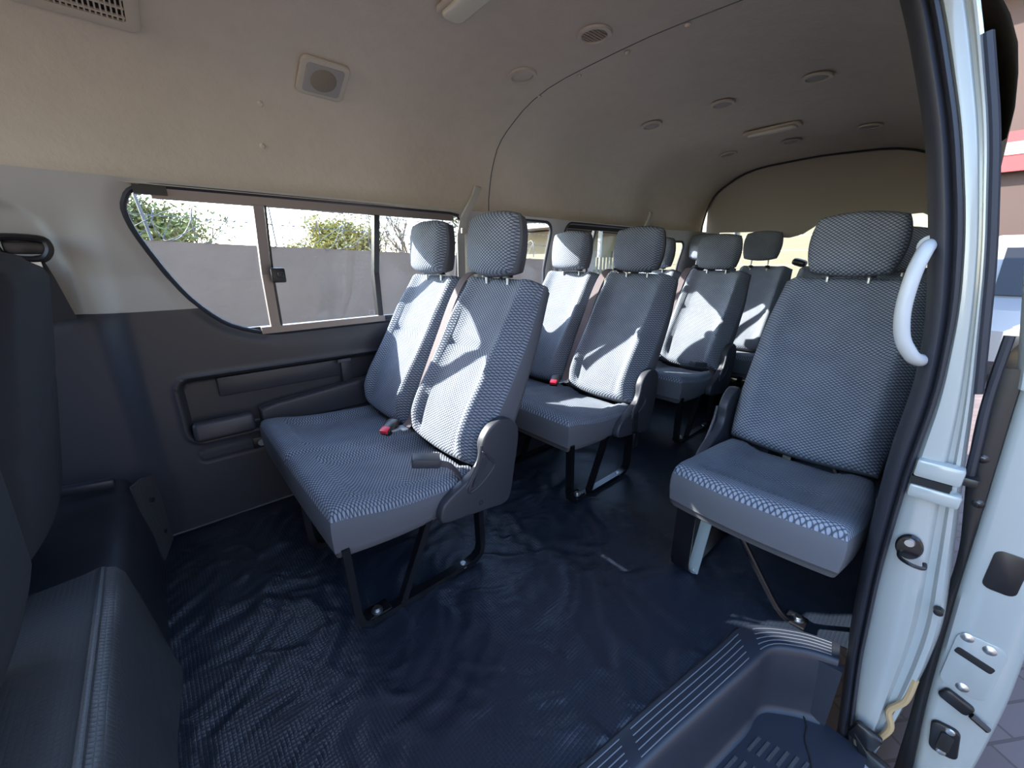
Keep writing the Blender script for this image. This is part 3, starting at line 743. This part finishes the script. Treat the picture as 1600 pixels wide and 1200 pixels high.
# ------------------------------------------------------------------ ceiling fittings
def roofthing(name, label, cat, x, y, lift=.0, group=None, rz=0):
    z = roofz(y) + rooftail(x); d = (roofz(y - .01) - roofz(y + .01)) / .02
    nrm = Vector((0, -d, -1)).normalized()
    ex = Vector((1, 0, 0)); ey = nrm.cross(ex).normalized()
    R = Matrix((ex, ey, nrm)).transposed() @ Matrix.Rotation(rz, 3, 'Z')
    t = thing(name, label, cat, Vector((x, y, z)) + nrm * (lift + .001 + (.004 if x > 1.41 else 0)), R.to_euler(), group)
    return t
def round_vent(x, y, label, open_=False, r=.058):
    t = roofthing('ceiling_vent', label, 'air vent', x, y, group='round ceiling air vents')
    m = MB(); m.lathe([(r * .70, .002), (r * .74, .007), (r * .95, .006), (r, 0)], n=40); m.build('vent_ring', 'vent_plastic', t)
    m = MB()
    if open_:
        m.lathe([(0, -.006), (r * .72, -.006)], n=32); m.build('vent_well', 'deep', t)
        m = MB()
        for k in range(-3, 4):
            h = math.sqrt(max(.0001, (r * .68) ** 2 - (k * .011) ** 2))
            m.box((0, k * .011, .002), (2 * h, .007, .0018), Matrix.Rotation(.5, 3, 'X'))
        m.build('louvre', 'vent_plastic', t)
    else:
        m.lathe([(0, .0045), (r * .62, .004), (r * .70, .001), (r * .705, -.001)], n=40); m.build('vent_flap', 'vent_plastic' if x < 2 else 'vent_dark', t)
    return t
round_vent(1.25, 1.00, 'open slatted round vent in the front ceiling panel just ahead of the seam', True)
round_vent(1.243, 1.338, 'closed round vent in the front ceiling panel above the foremost double seat')
for x, y, lab in ((2.155, 1.312, 'closed round ceiling vent behind the seam nearest the far windows'), (2.18, .963, 'closed round ceiling vent behind the seam in the middle of its cross row'), (2.14, .586, 'closed round ceiling vent behind the seam nearest the door side, largest in its row'),
                  (3.10, 1.287, 'small distant round vent near the hatch, leftmost behind the dome light'), (3.13, .929, 'small distant round vent near the hatch, just behind the dome light'), (3.07, .551, 'small distant round vent near the hatch, rightmost of the last row')):
    round_vent(x, y, lab, r=.054)
def dome(x, y, label, a=.14, b=.05):
    t = roofthing('dome_light', label, 'ceiling light', x, y, rz=math.radians(90), group='oblong ceiling lights')
    m = MB(); m.prism(rrect(-a, -b, a, b, .03, 6), 0, .014, 'Z', bev=.006, seg=3); m.build('light_housing', 'vent_plastic', t)
    m = MB(); m.prism(rrect(-a * .86, -b * .74, a * .86, b * .74, .025, 6), .012, .024, 'Z', bev=.008, seg=3); m.build('light_lens', 'lamp_lens', t)
    return t
dome(2.765, .93, 'oblong cream dome light in the rear ceiling among the distant vents')
dome(.82, 1.115, 'cream dome light cut off by the top picture edge', .10, .05)
# speaker on the roof slope
t = roofthing('ceiling_speaker', 'square cream speaker with round mesh on the sloping headliner above the front window', 'speaker', .574, 1.605)
R9 = rrect(-.078, -.070, .078, .070, .022, 6)
m = MB(); m.prism(R9, 0, .012, 'Z', bev=.006, seg=3); m.build('speaker_frame', 'vent_plastic', t)
m = MB(); m.prism(rrect(-.060, -.053, .060, .053, .012, 6), .0112, .0135, 'Z', bev=.001); m.build('speaker_grille', 'vent_dark', t)
m = MB(); m.lathe([(0, .0165), (.038, .0160), (.042, .0135)], n=36); m.build('speaker_cloth', 'speaker_mesh', t)
# return air grille
t = roofthing('air_grille', 'rectangular cream slotted air grille in the top left of the headliner', 'air vent', -.005, 1.545)
outer = rrect(-.125, -.085, .125, .085, .02, 5); inner = rrect(-.095, -.060, .095, .060, .008, 5)
m = MB(); m.prism(inner, -.001, .003, 'Z'); m.build('grille_well', 'deep', t)
m = MB(); V = []; Fc = []
for k, (z, oo) in enumerate(((0, outer), (.010, [(x * .975, y * .97) for x, y in outer]), (.012, [(x * .93, y * .90) for x, y in outer]), (.009, inner), (.0, inner))):
    V += [(x, y, z) for x, y in oo]
n = len(outer)
for k in range(4):
    for i in range(n): Fc.append([k * n + i, k * n + (i + 1) % n, (k + 1) * n + (i + 1) % n, (k + 1) * n + i])
m.add(V, Fc); m.build('grille_frame', 'vent_plastic', t, sharp=50)
m = MB()
for k in range(19): m.box((-.09 + k * .01, 0, .006), (.0035, .118, .005))
for k in range(5): m.box((0, -.048 + k * .024, .0065), (.188, .0045, .006))
m.build('grille_slat', 'vent_plastic', t, smooth=False)
# trim clips
for x, y, lab in ((.395, 1.700, 'small cream clip button on the headliner slope left of the speaker'), (.391, 1.754, 'small cream clip button low on the headliner just over the front window'),
                  (1.428, 1.208, 'tiny clip beside the ceiling seam, second from its curved end'), (1.427, .991, 'tiny clip beside the ceiling seam, third from its curved end'), (1.418, .768, 'tiny clip beside the ceiling seam, nearest the top picture edge'), (1.41, 1.407, 'tiny clip beside the ceiling seam where it starts curving down')):
    yy = min(y, 1.745)
    t = roofthing('trim_clip', lab, 'clip', x, yy, group='trim clips in the headliner')
    m = MB(); m.lathe([(0, .006), (.006, .005), (.009, .001), (.0095, -.002)], n=16); m.build('clip_head', 'headliner', t)

# ------------------------------------------------------------------ entry step
step = thing('entry_step', 'dark ribbed plastic entry step sunk in the floor at the door opening', 'step', (.6, .1, 0))
def off(p): return (p[0] - .6, p[1] - .1)
def resample(P, n):
    P = [Vector(p) for p in P]; d = [0]
    for a, b in zip(P[:-1], P[1:]): d.append(d[-1] + (b - a).length)
    out = []
    for i in range(n + 1):
        t = d[-1] * i / n
        for k in range(len(P) - 1):
            if t <= d[k + 1] + 1e-9:
                out.append(P[k].lerp(P[k + 1], (t - d[k]) / max(1e-9, d[k + 1] - d[k]))); break
    return out
NS = 70
A_ = resample([(p.x, p.y) for p in catmull([(a, b, 0) for a, b in mat_edge], 4)], NS)
B_ = resample([(p.x, p.y) for p in catmull([(a, b, 0) for a, b in lip_in], 4)], NS)
V = []; Fc = []
prof = [(-.04, -.010), (.0, .006), (.06, .010), (.80, .010), (.90, .008), (.96, .001), (1.0, -.012), (1.02, -.05), (1.04, -.12), (1.06, -.185), (1.14, -.197), (1.25, -.2)]
for i in range(NS + 1):
    a, b = A_[i], B_[i]
    for f_, z in prof:
        p = a.lerp(b, f_); V.append((p.x - .6, p.y - .1, z))
mm = len(prof)
for i in range(NS):
    for k in range(mm - 1): Fc.append([i * mm + k, (i + 1) * mm + k, (i + 1) * mm + k + 1, i * mm + k + 1])
mesh('step_lip', V, Fc, 'step_plastic', step, sharp=70)
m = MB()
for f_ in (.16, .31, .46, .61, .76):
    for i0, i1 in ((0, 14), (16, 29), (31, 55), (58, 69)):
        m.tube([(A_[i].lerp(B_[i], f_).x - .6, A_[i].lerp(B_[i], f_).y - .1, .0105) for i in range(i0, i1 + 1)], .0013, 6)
m.build('lip_rib', 'rib_highlight', step)
tr = [(.05, -.09)] + [(p[0], p[1] + .004) for p in lip_in] + [(1.13, -.09)]
m = MB(); m.prism([(1.128, -.002), (1.15, -.002), (1.15, .05), (1.122, .05)], -.25, -.006, 'Z')
for v in m.bm.verts: v.co -= Vector((.6, .1, 0))
m.build('step_side', 'step_plastic', step, smooth=False)
m = MB(); m.prism([off(p) for p in tr], -.215, -.20, 'Z'); m.build('step_tread', 'step_plastic', step, smooth=False)
m = MB()
for c in range(10):
    for r_ in range(9):
        x = .30 + c * .085 + r_ * .006; y = .17 - r_ * .020 - (c - 7) * .004
        if x + .05 > 1.05 - r_ * .004 or y > interp(lip_in, x) - .03: continue
        m.box((x - .6 + .025, y - .1, -.199), (.055, .007, .004), Matrix.Rotation(-.17, 3, 'Z'), 0)
m.build('tread_rib', 'mat_vinyl', step, smooth=False)
m = MB(); m.tube(catmull([(1.122 - .6, .05 - .1, -.199), (1.09 - .6, .03 - .1, -.199), (1.05 - .6, .025 - .1, -.199), (1.0 - .6, .0 - .1, -.199), (.93 - .6, -.02 - .1, -.199)], 5), .0025, 6); m.build('tread_seam', 'deep', step)

# ------------------------------------------------------------------ door opening: seal, painted jamb, outer skin
YIN = [(-.42, -.055), (-.325, -.045), (.083, .002), (.362, .022), (.578, .029), (.757, .024), (.887, .037), (1.067, .073), (1.236, .115), (1.37, .161), (1.458, .193), (1.62, .262)]
YMID = [(-.42, -.08), (-.295, -.067), (.026, -.028), (.291, -.010), (.545, -.004), (.737, -.008), (.915, .006), (1.064, .033), (1.228, .076), (1.378, .126), (1.441, .148), (1.62, .222)]
YOUT = [(-.42, -.10), (-.25, -.105), (-.119, -.117), (.05, -.128), (.201, -.128), (.40, -.10), (.562, -.076), (.722, -.054), (1.008, -.006), (1.221, .040), (1.423, .098), (1.62, .165)]
def smooth_tab(tab, z):
    return (interp(tab, z - .04) + interp(tab, z) + interp(tab, z + .04)) / 3
zs = [-.42 + i * .03 for i in range(69)]
def loft(name, secs, matn, parent=None, sharp=50):
    V = []; Fc = []; m_ = len(secs[0])
    for s_ in secs: V += s_
    for i in range(len(secs) - 1):
        for k in range(m_ - 1): Fc.append([i * m_ + k, i * m_ + k + 1, (i + 1) * m_ + k + 1, (i + 1) * m_ + k])
    return mesh(name, V, Fc, matn, parent, sharp=sharp)
secs = []
for z in zs:
    a, b = smooth_tab(YIN, z), smooth_tab(YMID, z); w = a - b
    secs.append([(1.22, a + .012, z), (1.165, a + .006, z), (1.152, a, z), (1.143, a - w * .18, z), (1.141, a - w * .40, z), (1.146, a - w * .52, z), (1.156, a - w * .58, z), (1.158, a - w * .64, z), (1.147, a - w * .70, z), (1.143, a - w * .82, z), (1.147, a - w * .96, z), (1.165, b, z)])
struct(loft('trim_4', secs, 'rubber'))
secs = []
for z in zs:
    b, c = smooth_tab(YMID, z), smooth_tab(YOUT, z); w = b - c
    step_ = .010 * (1 - .5 * smooth01(.2, .5, z))
    secs.append([(1.17, b + .004, z), (1.157, b - w * .10, z), (1.157, b - w * .50, z), (1.160, b - w * .60, z), (1.170 + step_, b - w * .68, z), (1.170 + step_, b - w * .80, z), (1.160 + step_, b - w * .86, z), (1.160 + step_, b - w * .95, z), (1.175 + step_, c, z), (1.21, c - .004, z)])
struct(loft('wall_left', secs, 'white_paint'))
for z0, z1 in ((-.42, .75), (1.25, 1.62)):
    secs = []; zz = z0
    while zz <= z1 + 1e-6:
        c = smooth_tab(YOUT, zz); secs.append([(1.20, c - .002, zz), (1.6, min(c, -.0 + c) + .0, zz), (3.76, c + .03, zz)]); zz += .06
    struct(loft('wall_left', secs, 'white_paint'))
m = MB(); m.tube([(1.20, smooth_tab(YOUT, z) - .006, z) for z in [.745 + i * .04 for i in range(17)]], .010, 8); struct(m.build('trim_5', 'rubber'))
tb = struct(mesh('wall_left', [(.0, -.08, -.23), (1.17, -.08, -.23), (1.17, -.20, -.26), (.0, -.20, -.26)], [[0, 1, 2, 3]], 'white_paint', smooth=False)); tb.modifiers.new('s', 'SOLIDIFY').thickness = .01
# rail end bands across the jamb
for z0, z1, lab in ((.560, .600, 'upper white band across the painted door pillar'), (.512, .542, 'lower white band across the painted door pillar')):
    zc = (z0 + z1) / 2; a, b = interp(YMID, zc) - .002, interp(YOUT, zc) - .004
    m = MB(); m.box((1.155, (a + b) / 2, zc), (.03, abs(a - b), z1 - z0), None, .006); tag(m.build('rail_bracket', 'white_paint'), lab, 'bracket', 'white rail bands on the door pillar')
m = MB(); m.box((1.150, -.036, .551), (.014, .06, .017)); struct(m.build('trim_6', 'deep'))
# striker, rubber stop, lower hinge arm
t = thing('door_striker', 'dark metal door striker plate with pin on the white pillar', 'striker', (1.150, -.038, .385))
RX = Matrix.Rotation(math.radians(-90), 3, 'Y')
m = MB(); m.lathe([(0, .006), (.022, .005), (.025, .0)], (0, 0, .006), 22, RX, 1.25, .9); m.build('striker_plate', 'black_metal', t)
m = MB(); m.lathe([(0, .012), (.008, .012), (.010, .006)], (0, .002, .020), 16, RX); m.build('screw', 'steel', t)
m = MB(); m.tube(catmull([(-.004, .012, -.012), (-.022, .008, -.016), (-.030, -.012, -.018), (-.022, -.030, -.020), (-.004, -.030, -.018)], 5), .004, 8); m.build('striker_loop', 'black_metal', t)
m = MB(); m.lathe([(0, .016), (.008, .014), (.009, 0)], (1.165, -.112, .262), 14, RX); tag(m.build('rubber_stop', 'black_plastic'), 'small black rubber stop button at the outer edge of the white pillar', 'stop')
t = thing('hinge_arm', 'greasy black roller arm at the foot of the white door pillar', 'hinge', (1.13, -.075, -.18))
m = MB(); m.box((0, 0, .03), (.02, .055, .055), Matrix.Rotation(.2, 3, 'X'), .008); m.build('mounting_block', 'black_metal', t)
m = MB(); m.prism([(.02, .03), (-.02, -.01), (-.055, -.02), (-.10, -.05), (-.16, -.055), (-.16, -.09), (-.09, -.085), (-.04, -.06), (.0, -.03)], -.012, .012, 'X', bev=.003); m.build('arm', 'black_metal', t)
m = MB(); m.lathe([(0, .014), (.014, .012), (.016, -.014), (0, -.014)], (-.01, -.062, -.035), 18); m.build('roller', 'steel', t)
m = MB(); m.tube(catmull([(1.175, -.120, .05), (1.172, -.118, -.02), (1.168, -.100, -.07), (1.168, -.112, -.12), (1.166, -.095, -.20), (1.166, -.088, -.33)], 6), .007, 8); struct(m.build('trim_7', 'sealant'))
# grab handle
t = thing('grab_handle', 'white curved grab handle on the door pillar in front of the large single seat', 'handle', (1.12, .06, .91))
m = MB(); m.tube(catmull([(.06, .010, .118), (.03, .012, .117), (.0, .014, .102), (-.018, .018, .065), (-.024, .018, .0), (-.020, .008, -.055), (-.005, -.010, -.090), (.018, -.022, -.103), (.05, -.03, -.106)], 6), .0125, 14, up=(0, 1, .2)); m.build('grip', 'handle_white', t)
m = MB(); m.lathe([(0, .006), (.012, .006), (.020, .002), (.021, -.004)], (.05, .010, .118), 18, RX); m.build('end_cap', 'handle_white', t)

# ------------------------------------------------------------------ open sliding door
door = thing('sliding_door', 'open white sliding door standing outside at the right picture edge', 'door', (1.22, -.15, -.4))
O = Vector((1.22, -.15, -.4))
DL = [(-.50, -.20), (-.23, -.177), (-.034, -.157), (.30, -.135), (.495, -.126), (.64, -.118), (.747, -.112), (.80, -.110)]
DR = [(-.50, -.235), (-.133, -.250), (.064, -.250), (.241, -.240), (.5, -.218), (.747, -.190), (.80, -.185)]
DB = [(-.50, -.16), (-.10, -.140), (.136, -.122), (.375, -.116), (.595, -.078), (.72, -.066), (.80, -.066)]
secs = []
for i in range(45):
    z = -.5 + i * .0295; l, r = smooth_tab(DL, z), smooth_tab(DR, z); w = l - r
    secs.append([Vector((x, y, z)) - O for x, y in ((1.235, l + .002), (1.222, l - .004), (1.219, l - w * .15), (1.218, l - w * .8), (1.222, r + .010), (1.226, r + .004), (1.226, r - .004), (1.232, r - .009), (1.24, r - .009), (1.7, r - .045), (2.3, r - .09))])
loft('door_shell', secs, 'white_paint', door)
secs = []
for i in range(45):
    z = -.5 + i * .0295; l, b = smooth_tab(DL, z), smooth_tab(DB, z)
    secs.append([Vector((x, y, z)) - O for x, y in ((1.236, l + .001), (1.228, l + .004), (1.226, l + (b - l) * .4), (1.228, b - .006), (1.236, b), (1.27, b - .004), (2.3, b - .135))])
loft('inner_trim', secs, 'black_plastic', door)
# window frame of the door above the waist
FRL = [(.76, -.112), (1.02, -.060), (1.21, -.022), (1.34, .008), (1.46, .052), (1.6, .11)]
secs = []
for i in range(30):
    z = .76 + i * .029; l = smooth_tab(FRL, z); secs.append([Vector((x, y, z)) - O for x, y in ((1.25, l + .006), (1.235, l + .008), (1.222, l), (1.219, l - .02), (1.219, l - .065), (1.24, l - .075), (1.3, l - .075))])
loft('window_frame', secs, 'white_paint', door)
secs = []
for i in range(30):
    z = .76 + i * .029; l = smooth_tab(FRL, z); secs.append([Vector((x, y, z)) - O for x, y in ((1.24, l - .002), (1.7, l - .055), (2.3, l - .11))])
glassmat('door_tint', (.34, .31, .29)); loft('door_glass', secs, 'door_tint', door)
def onedge(z, f):
    l, r = smooth_tab(DL, z), smooth_tab(DR, z); return Vector((1.218, l + (r - l) * f, z)) - O
def edgebox(name, z, f, w, h, matn, d=.004, bev=.002, rot=0, parent=None):
    m = MB(); m.prism([(Matrix.Rotation(rot, 2) @ Vector(p)).to_tuple() for p in rrect(-w / 2, -h / 2, w / 2, h / 2, min(w, h) * .28, 4)], -d, .002, 'X', bev=bev)
    o = m.build(name, matn, parent or door)
    p = onedge(z, f)
    if parent: o.location = p - parent.location
    else: o.location = p
    return o
edgebox('black_sticker', .375, .52, .048, .095, 'black_plastic', .0012, .0003)
lp = edgebox('latch_plate', .125, .46, .075, .155, 'white_paint', .003, .002)
edgebox('latch_slot', .145, .46, .062, .018, 'deep', .004, .001, .25, lp)
for z, f in ((.192, .28), (.185, .62), (.062, .42)):
    m = MB(); m.lathe([(0, .004), (.006, .003), (.009, .001), (.011, 0)], onedge(z, f) - lp.location + Vector((-.003, 0, 0)), 16, RX); m.build('screw', 'steel', lp)
st = edgebox('lock_stopper', .02, .40, .055, .032, 'black_plastic', .012, .005, .35)
m = MB(); m.tube([(-.012, -.026, -.010), (-.012, -.055, -.024)], .007, 8); m.build('stopper_lug', 'black_plastic', st)
hc = edgebox('lower_catch', -.10, .42, .048, .085, 'black_plastic', .010, .004, -.15)
m = MB(); m.prism(rrect(-.012, -.026, .010, .026, .006), -.016, -.008, 'X', bev=.002); m.build('catch_well', 'deep', hc)
for z in (.034, -.034):
    m = MB(); m.lathe([(0, .004), (.007, .003), (.009, 0)], (-.010, -.002, z), 14, RX); m.build('screw', 'steel', hc)
for z in (.605, .505):
    y = smooth_tab(DB, z) - .02
    m = MB(); m.lathe([(0, .004), (.006, .003), (.010, 0)], Vector((1.227, y, z)) - O, 14, RX); m.build('trim_screw', 'black_metal', door)
m = MB(); m.tube(catmull([Vector(p) - O for p in ((1.23, -.072, .86), (1.225, -.074, .74), (1.222, -.082, .64), (1.224, -.088, .565))], 5), .008, 8); m.build('channel_seal', 'rubber', door)
m = MB(); m.box(Vector((1.215, -.085, .555)) - O, (.03, .035, .02), None, .004); m.build('guide_clip', 'black_plastic', door)

# ------------------------------------------------------------------ outdoors
G = -.62
gr = mesh('ground', [(-30, -30, G), (60, -30, G), (60, 60, G), (-30, 60, G)], [[0, 1, 2, 3]], 'pavers', smooth=False); struct(gr)
def boundary(name, p0, p1, z0, z1a, z1b, matn, lab, cat='wall', th=.15):
    p0, p1 = Vector((*p0, 0)), Vector((*p1, 0)); d = (p1 - p0); n = Vector((-d.y, d.x, 0)).normalized() * th
    V = []
    for p, zt in ((p0, z1a), (p1, z1b)): V += [(p.x, p.y, z0), (p.x, p.y, zt), (p.x + n.x, p.y + n.y, zt), (p.x + n.x, p.y + n.y, z0)]
    o = mesh(name, V, [[0, 4, 5, 1], [1, 5, 6, 2], [2, 6, 7, 3], [0, 1, 2, 3], [4, 7, 6, 5]], matn, smooth=False); return tag(o, lab, cat)
YB = 7.0
def ztop(x): return 1.245 - .030 * x
sk = struct(mesh('wall_right', [(-1.2, 1.86, -.35), (3.8, 1.86, -.35), (3.8, 1.86, .7), (-1.2, 1.86, .7)], [[0, 1, 2, 3]], 'white_paint', smooth=False))
boundary('boundary_wall', (-8, YB), (9, YB), G, ztop(-8), ztop(9), 'plaster', 'long grey-brown plastered boundary wall behind the far side windows')
# razor wire: coils and straight strands on posts
rw = thing('razor_wire', 'coiled razor wire on top of the boundary wall', 'razor wire', (0, YB - .03, 1.2))
m = MB(); pts = []
N_ = 26 * 22
for i in range(N_):
    a = 2 * math.pi * i / 22; x = -3 + i * 10.0 / N_; r_ = .19 + .03 * math.sin(i * .13)
    pts.append((x + .10 * math.sin(a * 1.0 + 1), math.sin(a * .5) * .03 + .12 * math.cos(a), ztop(x) - 1.2 + .20 + r_ * math.sin(a)))
m.tube(pts, .006, 5); cw = m.build('wire_coil', 'galv', rw)
m = MB(); pts = []
for i in range(N_):
    a = -2 * math.pi * i / 31 + 1; x = -3 + i * 10.0 / N_; pts.append((x + .2 * math.sin(a), .10 * math.cos(a), ztop(x) - 1.2 + .19 + .18 * math.sin(a)))
m.tube(pts, .005, 5); m.build('wire_coil', 'galv', rw)
for dz in (.30, .55, .78):
    m = MB(); m.tube([(-8, 0, ztop(-8) - 1.2 + dz), (9, 0, ztop(9) - 1.2 + dz)], .005, 5)
    for k in range(90):
        x = -6 + k * .15; m.box((x, 0, ztop(x) - 1.2 + dz), (.03, .012, .02))
    m.build('wire_strand', 'galv', rw)
for x, lean in ((.14, -.10), (1.53, -.04), (4.6, 0), (7.5, 0)):
    m = MB(); m.tube([(x, 0, ztop(x) - 1.2 + .0), (x + lean, 0, ztop(x) - 1.2 + .95)], .018 if x < 1 else .010, 8); m.build('wire_post', 'galv', rw)
def tree(name, loc, h, spread, leafmat, nleaf, leaf, lab, seed, trunk=.10, levels=4, droop=0, base=.35, group=None):
    rnd = random.Random(seed); t = thing(name, lab, 'tree', loc, group=group)
    m = MB(); tips = []
    def grow(p, d, l, r, lv):
        q = p + d * l; mid = p.lerp(q, .5) + Vector((rnd.uniform(-1, 1), rnd.uniform(-1, 1), rnd.uniform(-.5, .5))) * l * .08
        m.tube([p, mid, q], [r, r * .85, r * .65], 5, cap=False)
        if lv >= levels - 1: tips.append((q, d)); tips.append((mid, d))
        if lv >= levels: return
        for k in range(rnd.choice((3, 3, 4)) if lv < levels - 1 else 3):
            a = Vector((rnd.uniform(-1, 1), rnd.uniform(-1, 1), rnd.uniform(-.2, .8))) * spread
            grow(q if k else mid, (d + a).normalized(), l * rnd.uniform(.62, .82), r * .6, lv + 1)
    z = 0
    for k in range(3): grow(Vector((0, 0, 0)), Vector((rnd.uniform(-.3, .3), rnd.uniform(-.3, .3), 1)).normalized(), h * base, trunk, 0)
    m.build('trunk', 'bark', t)
    if nleaf:
        V = []; Fc = []
        for i in range(nleaf):
            c, d = rnd.choice(tips); c = c + Vector((rnd.gauss(0, 1), rnd.gauss(0, 1), rnd.gauss(0, .8))) * h * .045
            a = Vector((rnd.uniform(-1, 1), rnd.uniform(-1, 1), rnd.uniform(-.6, .6))).normalized() * leaf; b = a.cross(Vector((rnd.uniform(-1, 1), rnd.uniform(-1, 1), rnd.uniform(-1, 1)))).normalized() * leaf * .35
            k = len(V); V += [c - a, c + b, c + a, c - b]; Fc.append([k, k + 1, k + 2, k + 3])
        mesh('foliage', V, Fc, leafmat, t, smooth=False)
    return t
tree('tree', (.05, 8.8, G), 2.7, .6, 'leaf_olive', 12000, .05, 'green thorn tree behind the wall at the front corner of the long side window', 3, .07)
tree('tree', (3.15, 9.9, G), 2.45, .42, 'leaf_yellow', 11000, .055, 'bushy yellow-green tree above the wall in the middle of the long side window', 5, .07)
tree('bare_tree', (4.75, 8.9, G), 2.9, .62, 'leaf_olive', 0, .04, 'leafless branching tree above the wall near the rear of the long side window', 8, .045, 5)
tree('tree', (9.0, 10.5, G), 4.6, .6, 'leaf_dark', 5000, .09, 'dark green tree seen through the small middle window', 11, .10)
tree('tree', (14.0, 16, G), 5.0, .6, 'leaf_dark', 4000, .12, 'distant dark tree behind the cream house', 12, .12)
# house with veranda and paling fence beyond the rear side window
hs = thing('house', 'cream house with flat roof and veranda posts seen through the far rear side window', 'building', (16, 12, G))
m = MB(); m.box((0, 0, 1.35), (8, 3, 2.7)); m.build('wall', 'cream', hs, smooth=False)
m = MB(); m.box((-.3, -.9, 2.85), (9.2, 5.6, .18)); m.build('roof', 'cream_trim', hs, smooth=False)
for k in range(6):
    m = MB(); m.box((-4.4 + k * 1.5, -3.4, 1.4), (.10, .10, 2.8)); m.build('veranda_post', 'cream_trim', hs, smooth=False)
for k in range(3):
    m = MB(); m.box((-2.6 + k * 2.2, -1.51, 1.4), (1.1, .06, 1.2)); m.build('window', 'roof_sheet', hs, smooth=False)
fe = thing('paling_fence', 'cream upright paling fence seen through the far rear side window', 'fence', (12.5, 6.8, G))
m = MB()
for k in range(46): m.box((-3.4 + k * .15, 0, .85), (.09, .03, 1.7))
for z in (.4, 1.35): m.box((0, .03, z), (7, .03, .08))
m.build('paling', 'cream', fe, smooth=False)
# pale boarded wall right behind the hatch window
bw = thing('boarded_wall', 'pale yellow boarded wall seen through the back window', 'wall', (7.6, 2.7, G))
m = MB()
for k in range(15): m.box((.0, 0, .12 + k * .22), (.05, 4.8, .213), Matrix.Rotation(-.06, 3, 'Y'), 0)
m.build('weatherboard', 'cream', bw, smooth=False)
for y in (-1.9, .1, 1.5):
    m = MB(); m.tube([(-.05, y, 0), (-.05, y + .06, 3.2)], .02, 8); m.build('downpipe', 'galv', bw)
# things seen past the open door, then one added out of view
cr = thing('parked_van', 'white parked vehicle glimpsed through the sliding door glass', 'vehicle', (10.0, -.95, G))
m = MB(); m.prism([(-1.9, .35), (-1.95, .75), (-1.75, 1.0), (-1.1, 1.12), (-.55, 1.85), (.2, 2.0), (2.4, 2.0), (2.5, .35)], -.85, .85, 'Y', bev=.06, seg=3); m.build('body', 'van_white', cr)
m = MB(); m.prism([(-1.115, 1.16), (-.60, 1.80), (-.58, 1.79), (-1.09, 1.15)], -.72, .72, 'Y'); m.build('windscreen', 'black_plastic', cr)
m = MB(); m.box((-1.94, 0, .62), (.06, .9, .18), None, .02); m.build('grille', 'black_plastic', cr)
mat('plate_yellow', (.75, .5, .03), .5)
m = MB(); m.box((-1.97, 0, .45), (.02, .5, .11)); m.build('number_plate', 'plate_yellow', cr)
for x, y in ((-1.2, -.8), (-1.2, .8), (1.6, -.8), (1.6, .8)):
    m = MB(); m.lathe([(0, .1), (.16, .1), (.20, .11), (.33, .10), (.35, .06), (.35, -.06), (.33, -.1), (0, -.1)], (x, y, .35), 28, Matrix.Rotation(math.radians(90), 3, 'X')); m.build('wheel', 'black_plastic', cr)
mat('shop_brown', (.05, .030, .025), .8)
sb = thing('shop_building', 'brown building with red and white sign board glimpsed at the top right past the pillar', 'building', (14.5, -4.6, G))
m = MB(); m.box((0, .4, 3.2), (3, 12, 6.4)); m.build('wall', 'shop_brown', sb, smooth=False)
m = MB(); m.prism([(-2.1, 6.4), (0, 7.6), (1.8, 6.4)], -5.8, 6.6, 'Y'); m.build('roof', 'roof_sheet', sb, smooth=False)
m = MB(); m.box((-1.7, 4.6, 3.6), (.08, 1.6, .7)); m.build('sign_board', 'dark_red', sb, smooth=False)
m = MB(); m.box((-1.75, 4.6, 3.65), (.02, 1.2, .22)); m.build('sign_stripe', 'van_white', sb, smooth=False)
nb = thing('horizon_blocker', 'added unseen brown building behind the camera, blocking the bright horizon', 'building', (-1.5, -6.4, G))  # added out of view to block the bright horizon and cut door-side bounce
mat('blocker_brown', (.10, .09, .08), .9, var=.2, vscale=6)
m = MB(); m.box((0, 0, 1.8), (22, 2.4, 3.6)); m.build('wall', 'blocker_brown', nb, smooth=False)
m = MB(); m.prism([(-1.6, 3.6), (0, 4.7), (1.6, 3.6)], -11.2, 11.2, 'X'); m.build('roof', 'roof_sheet', nb, smooth=False)
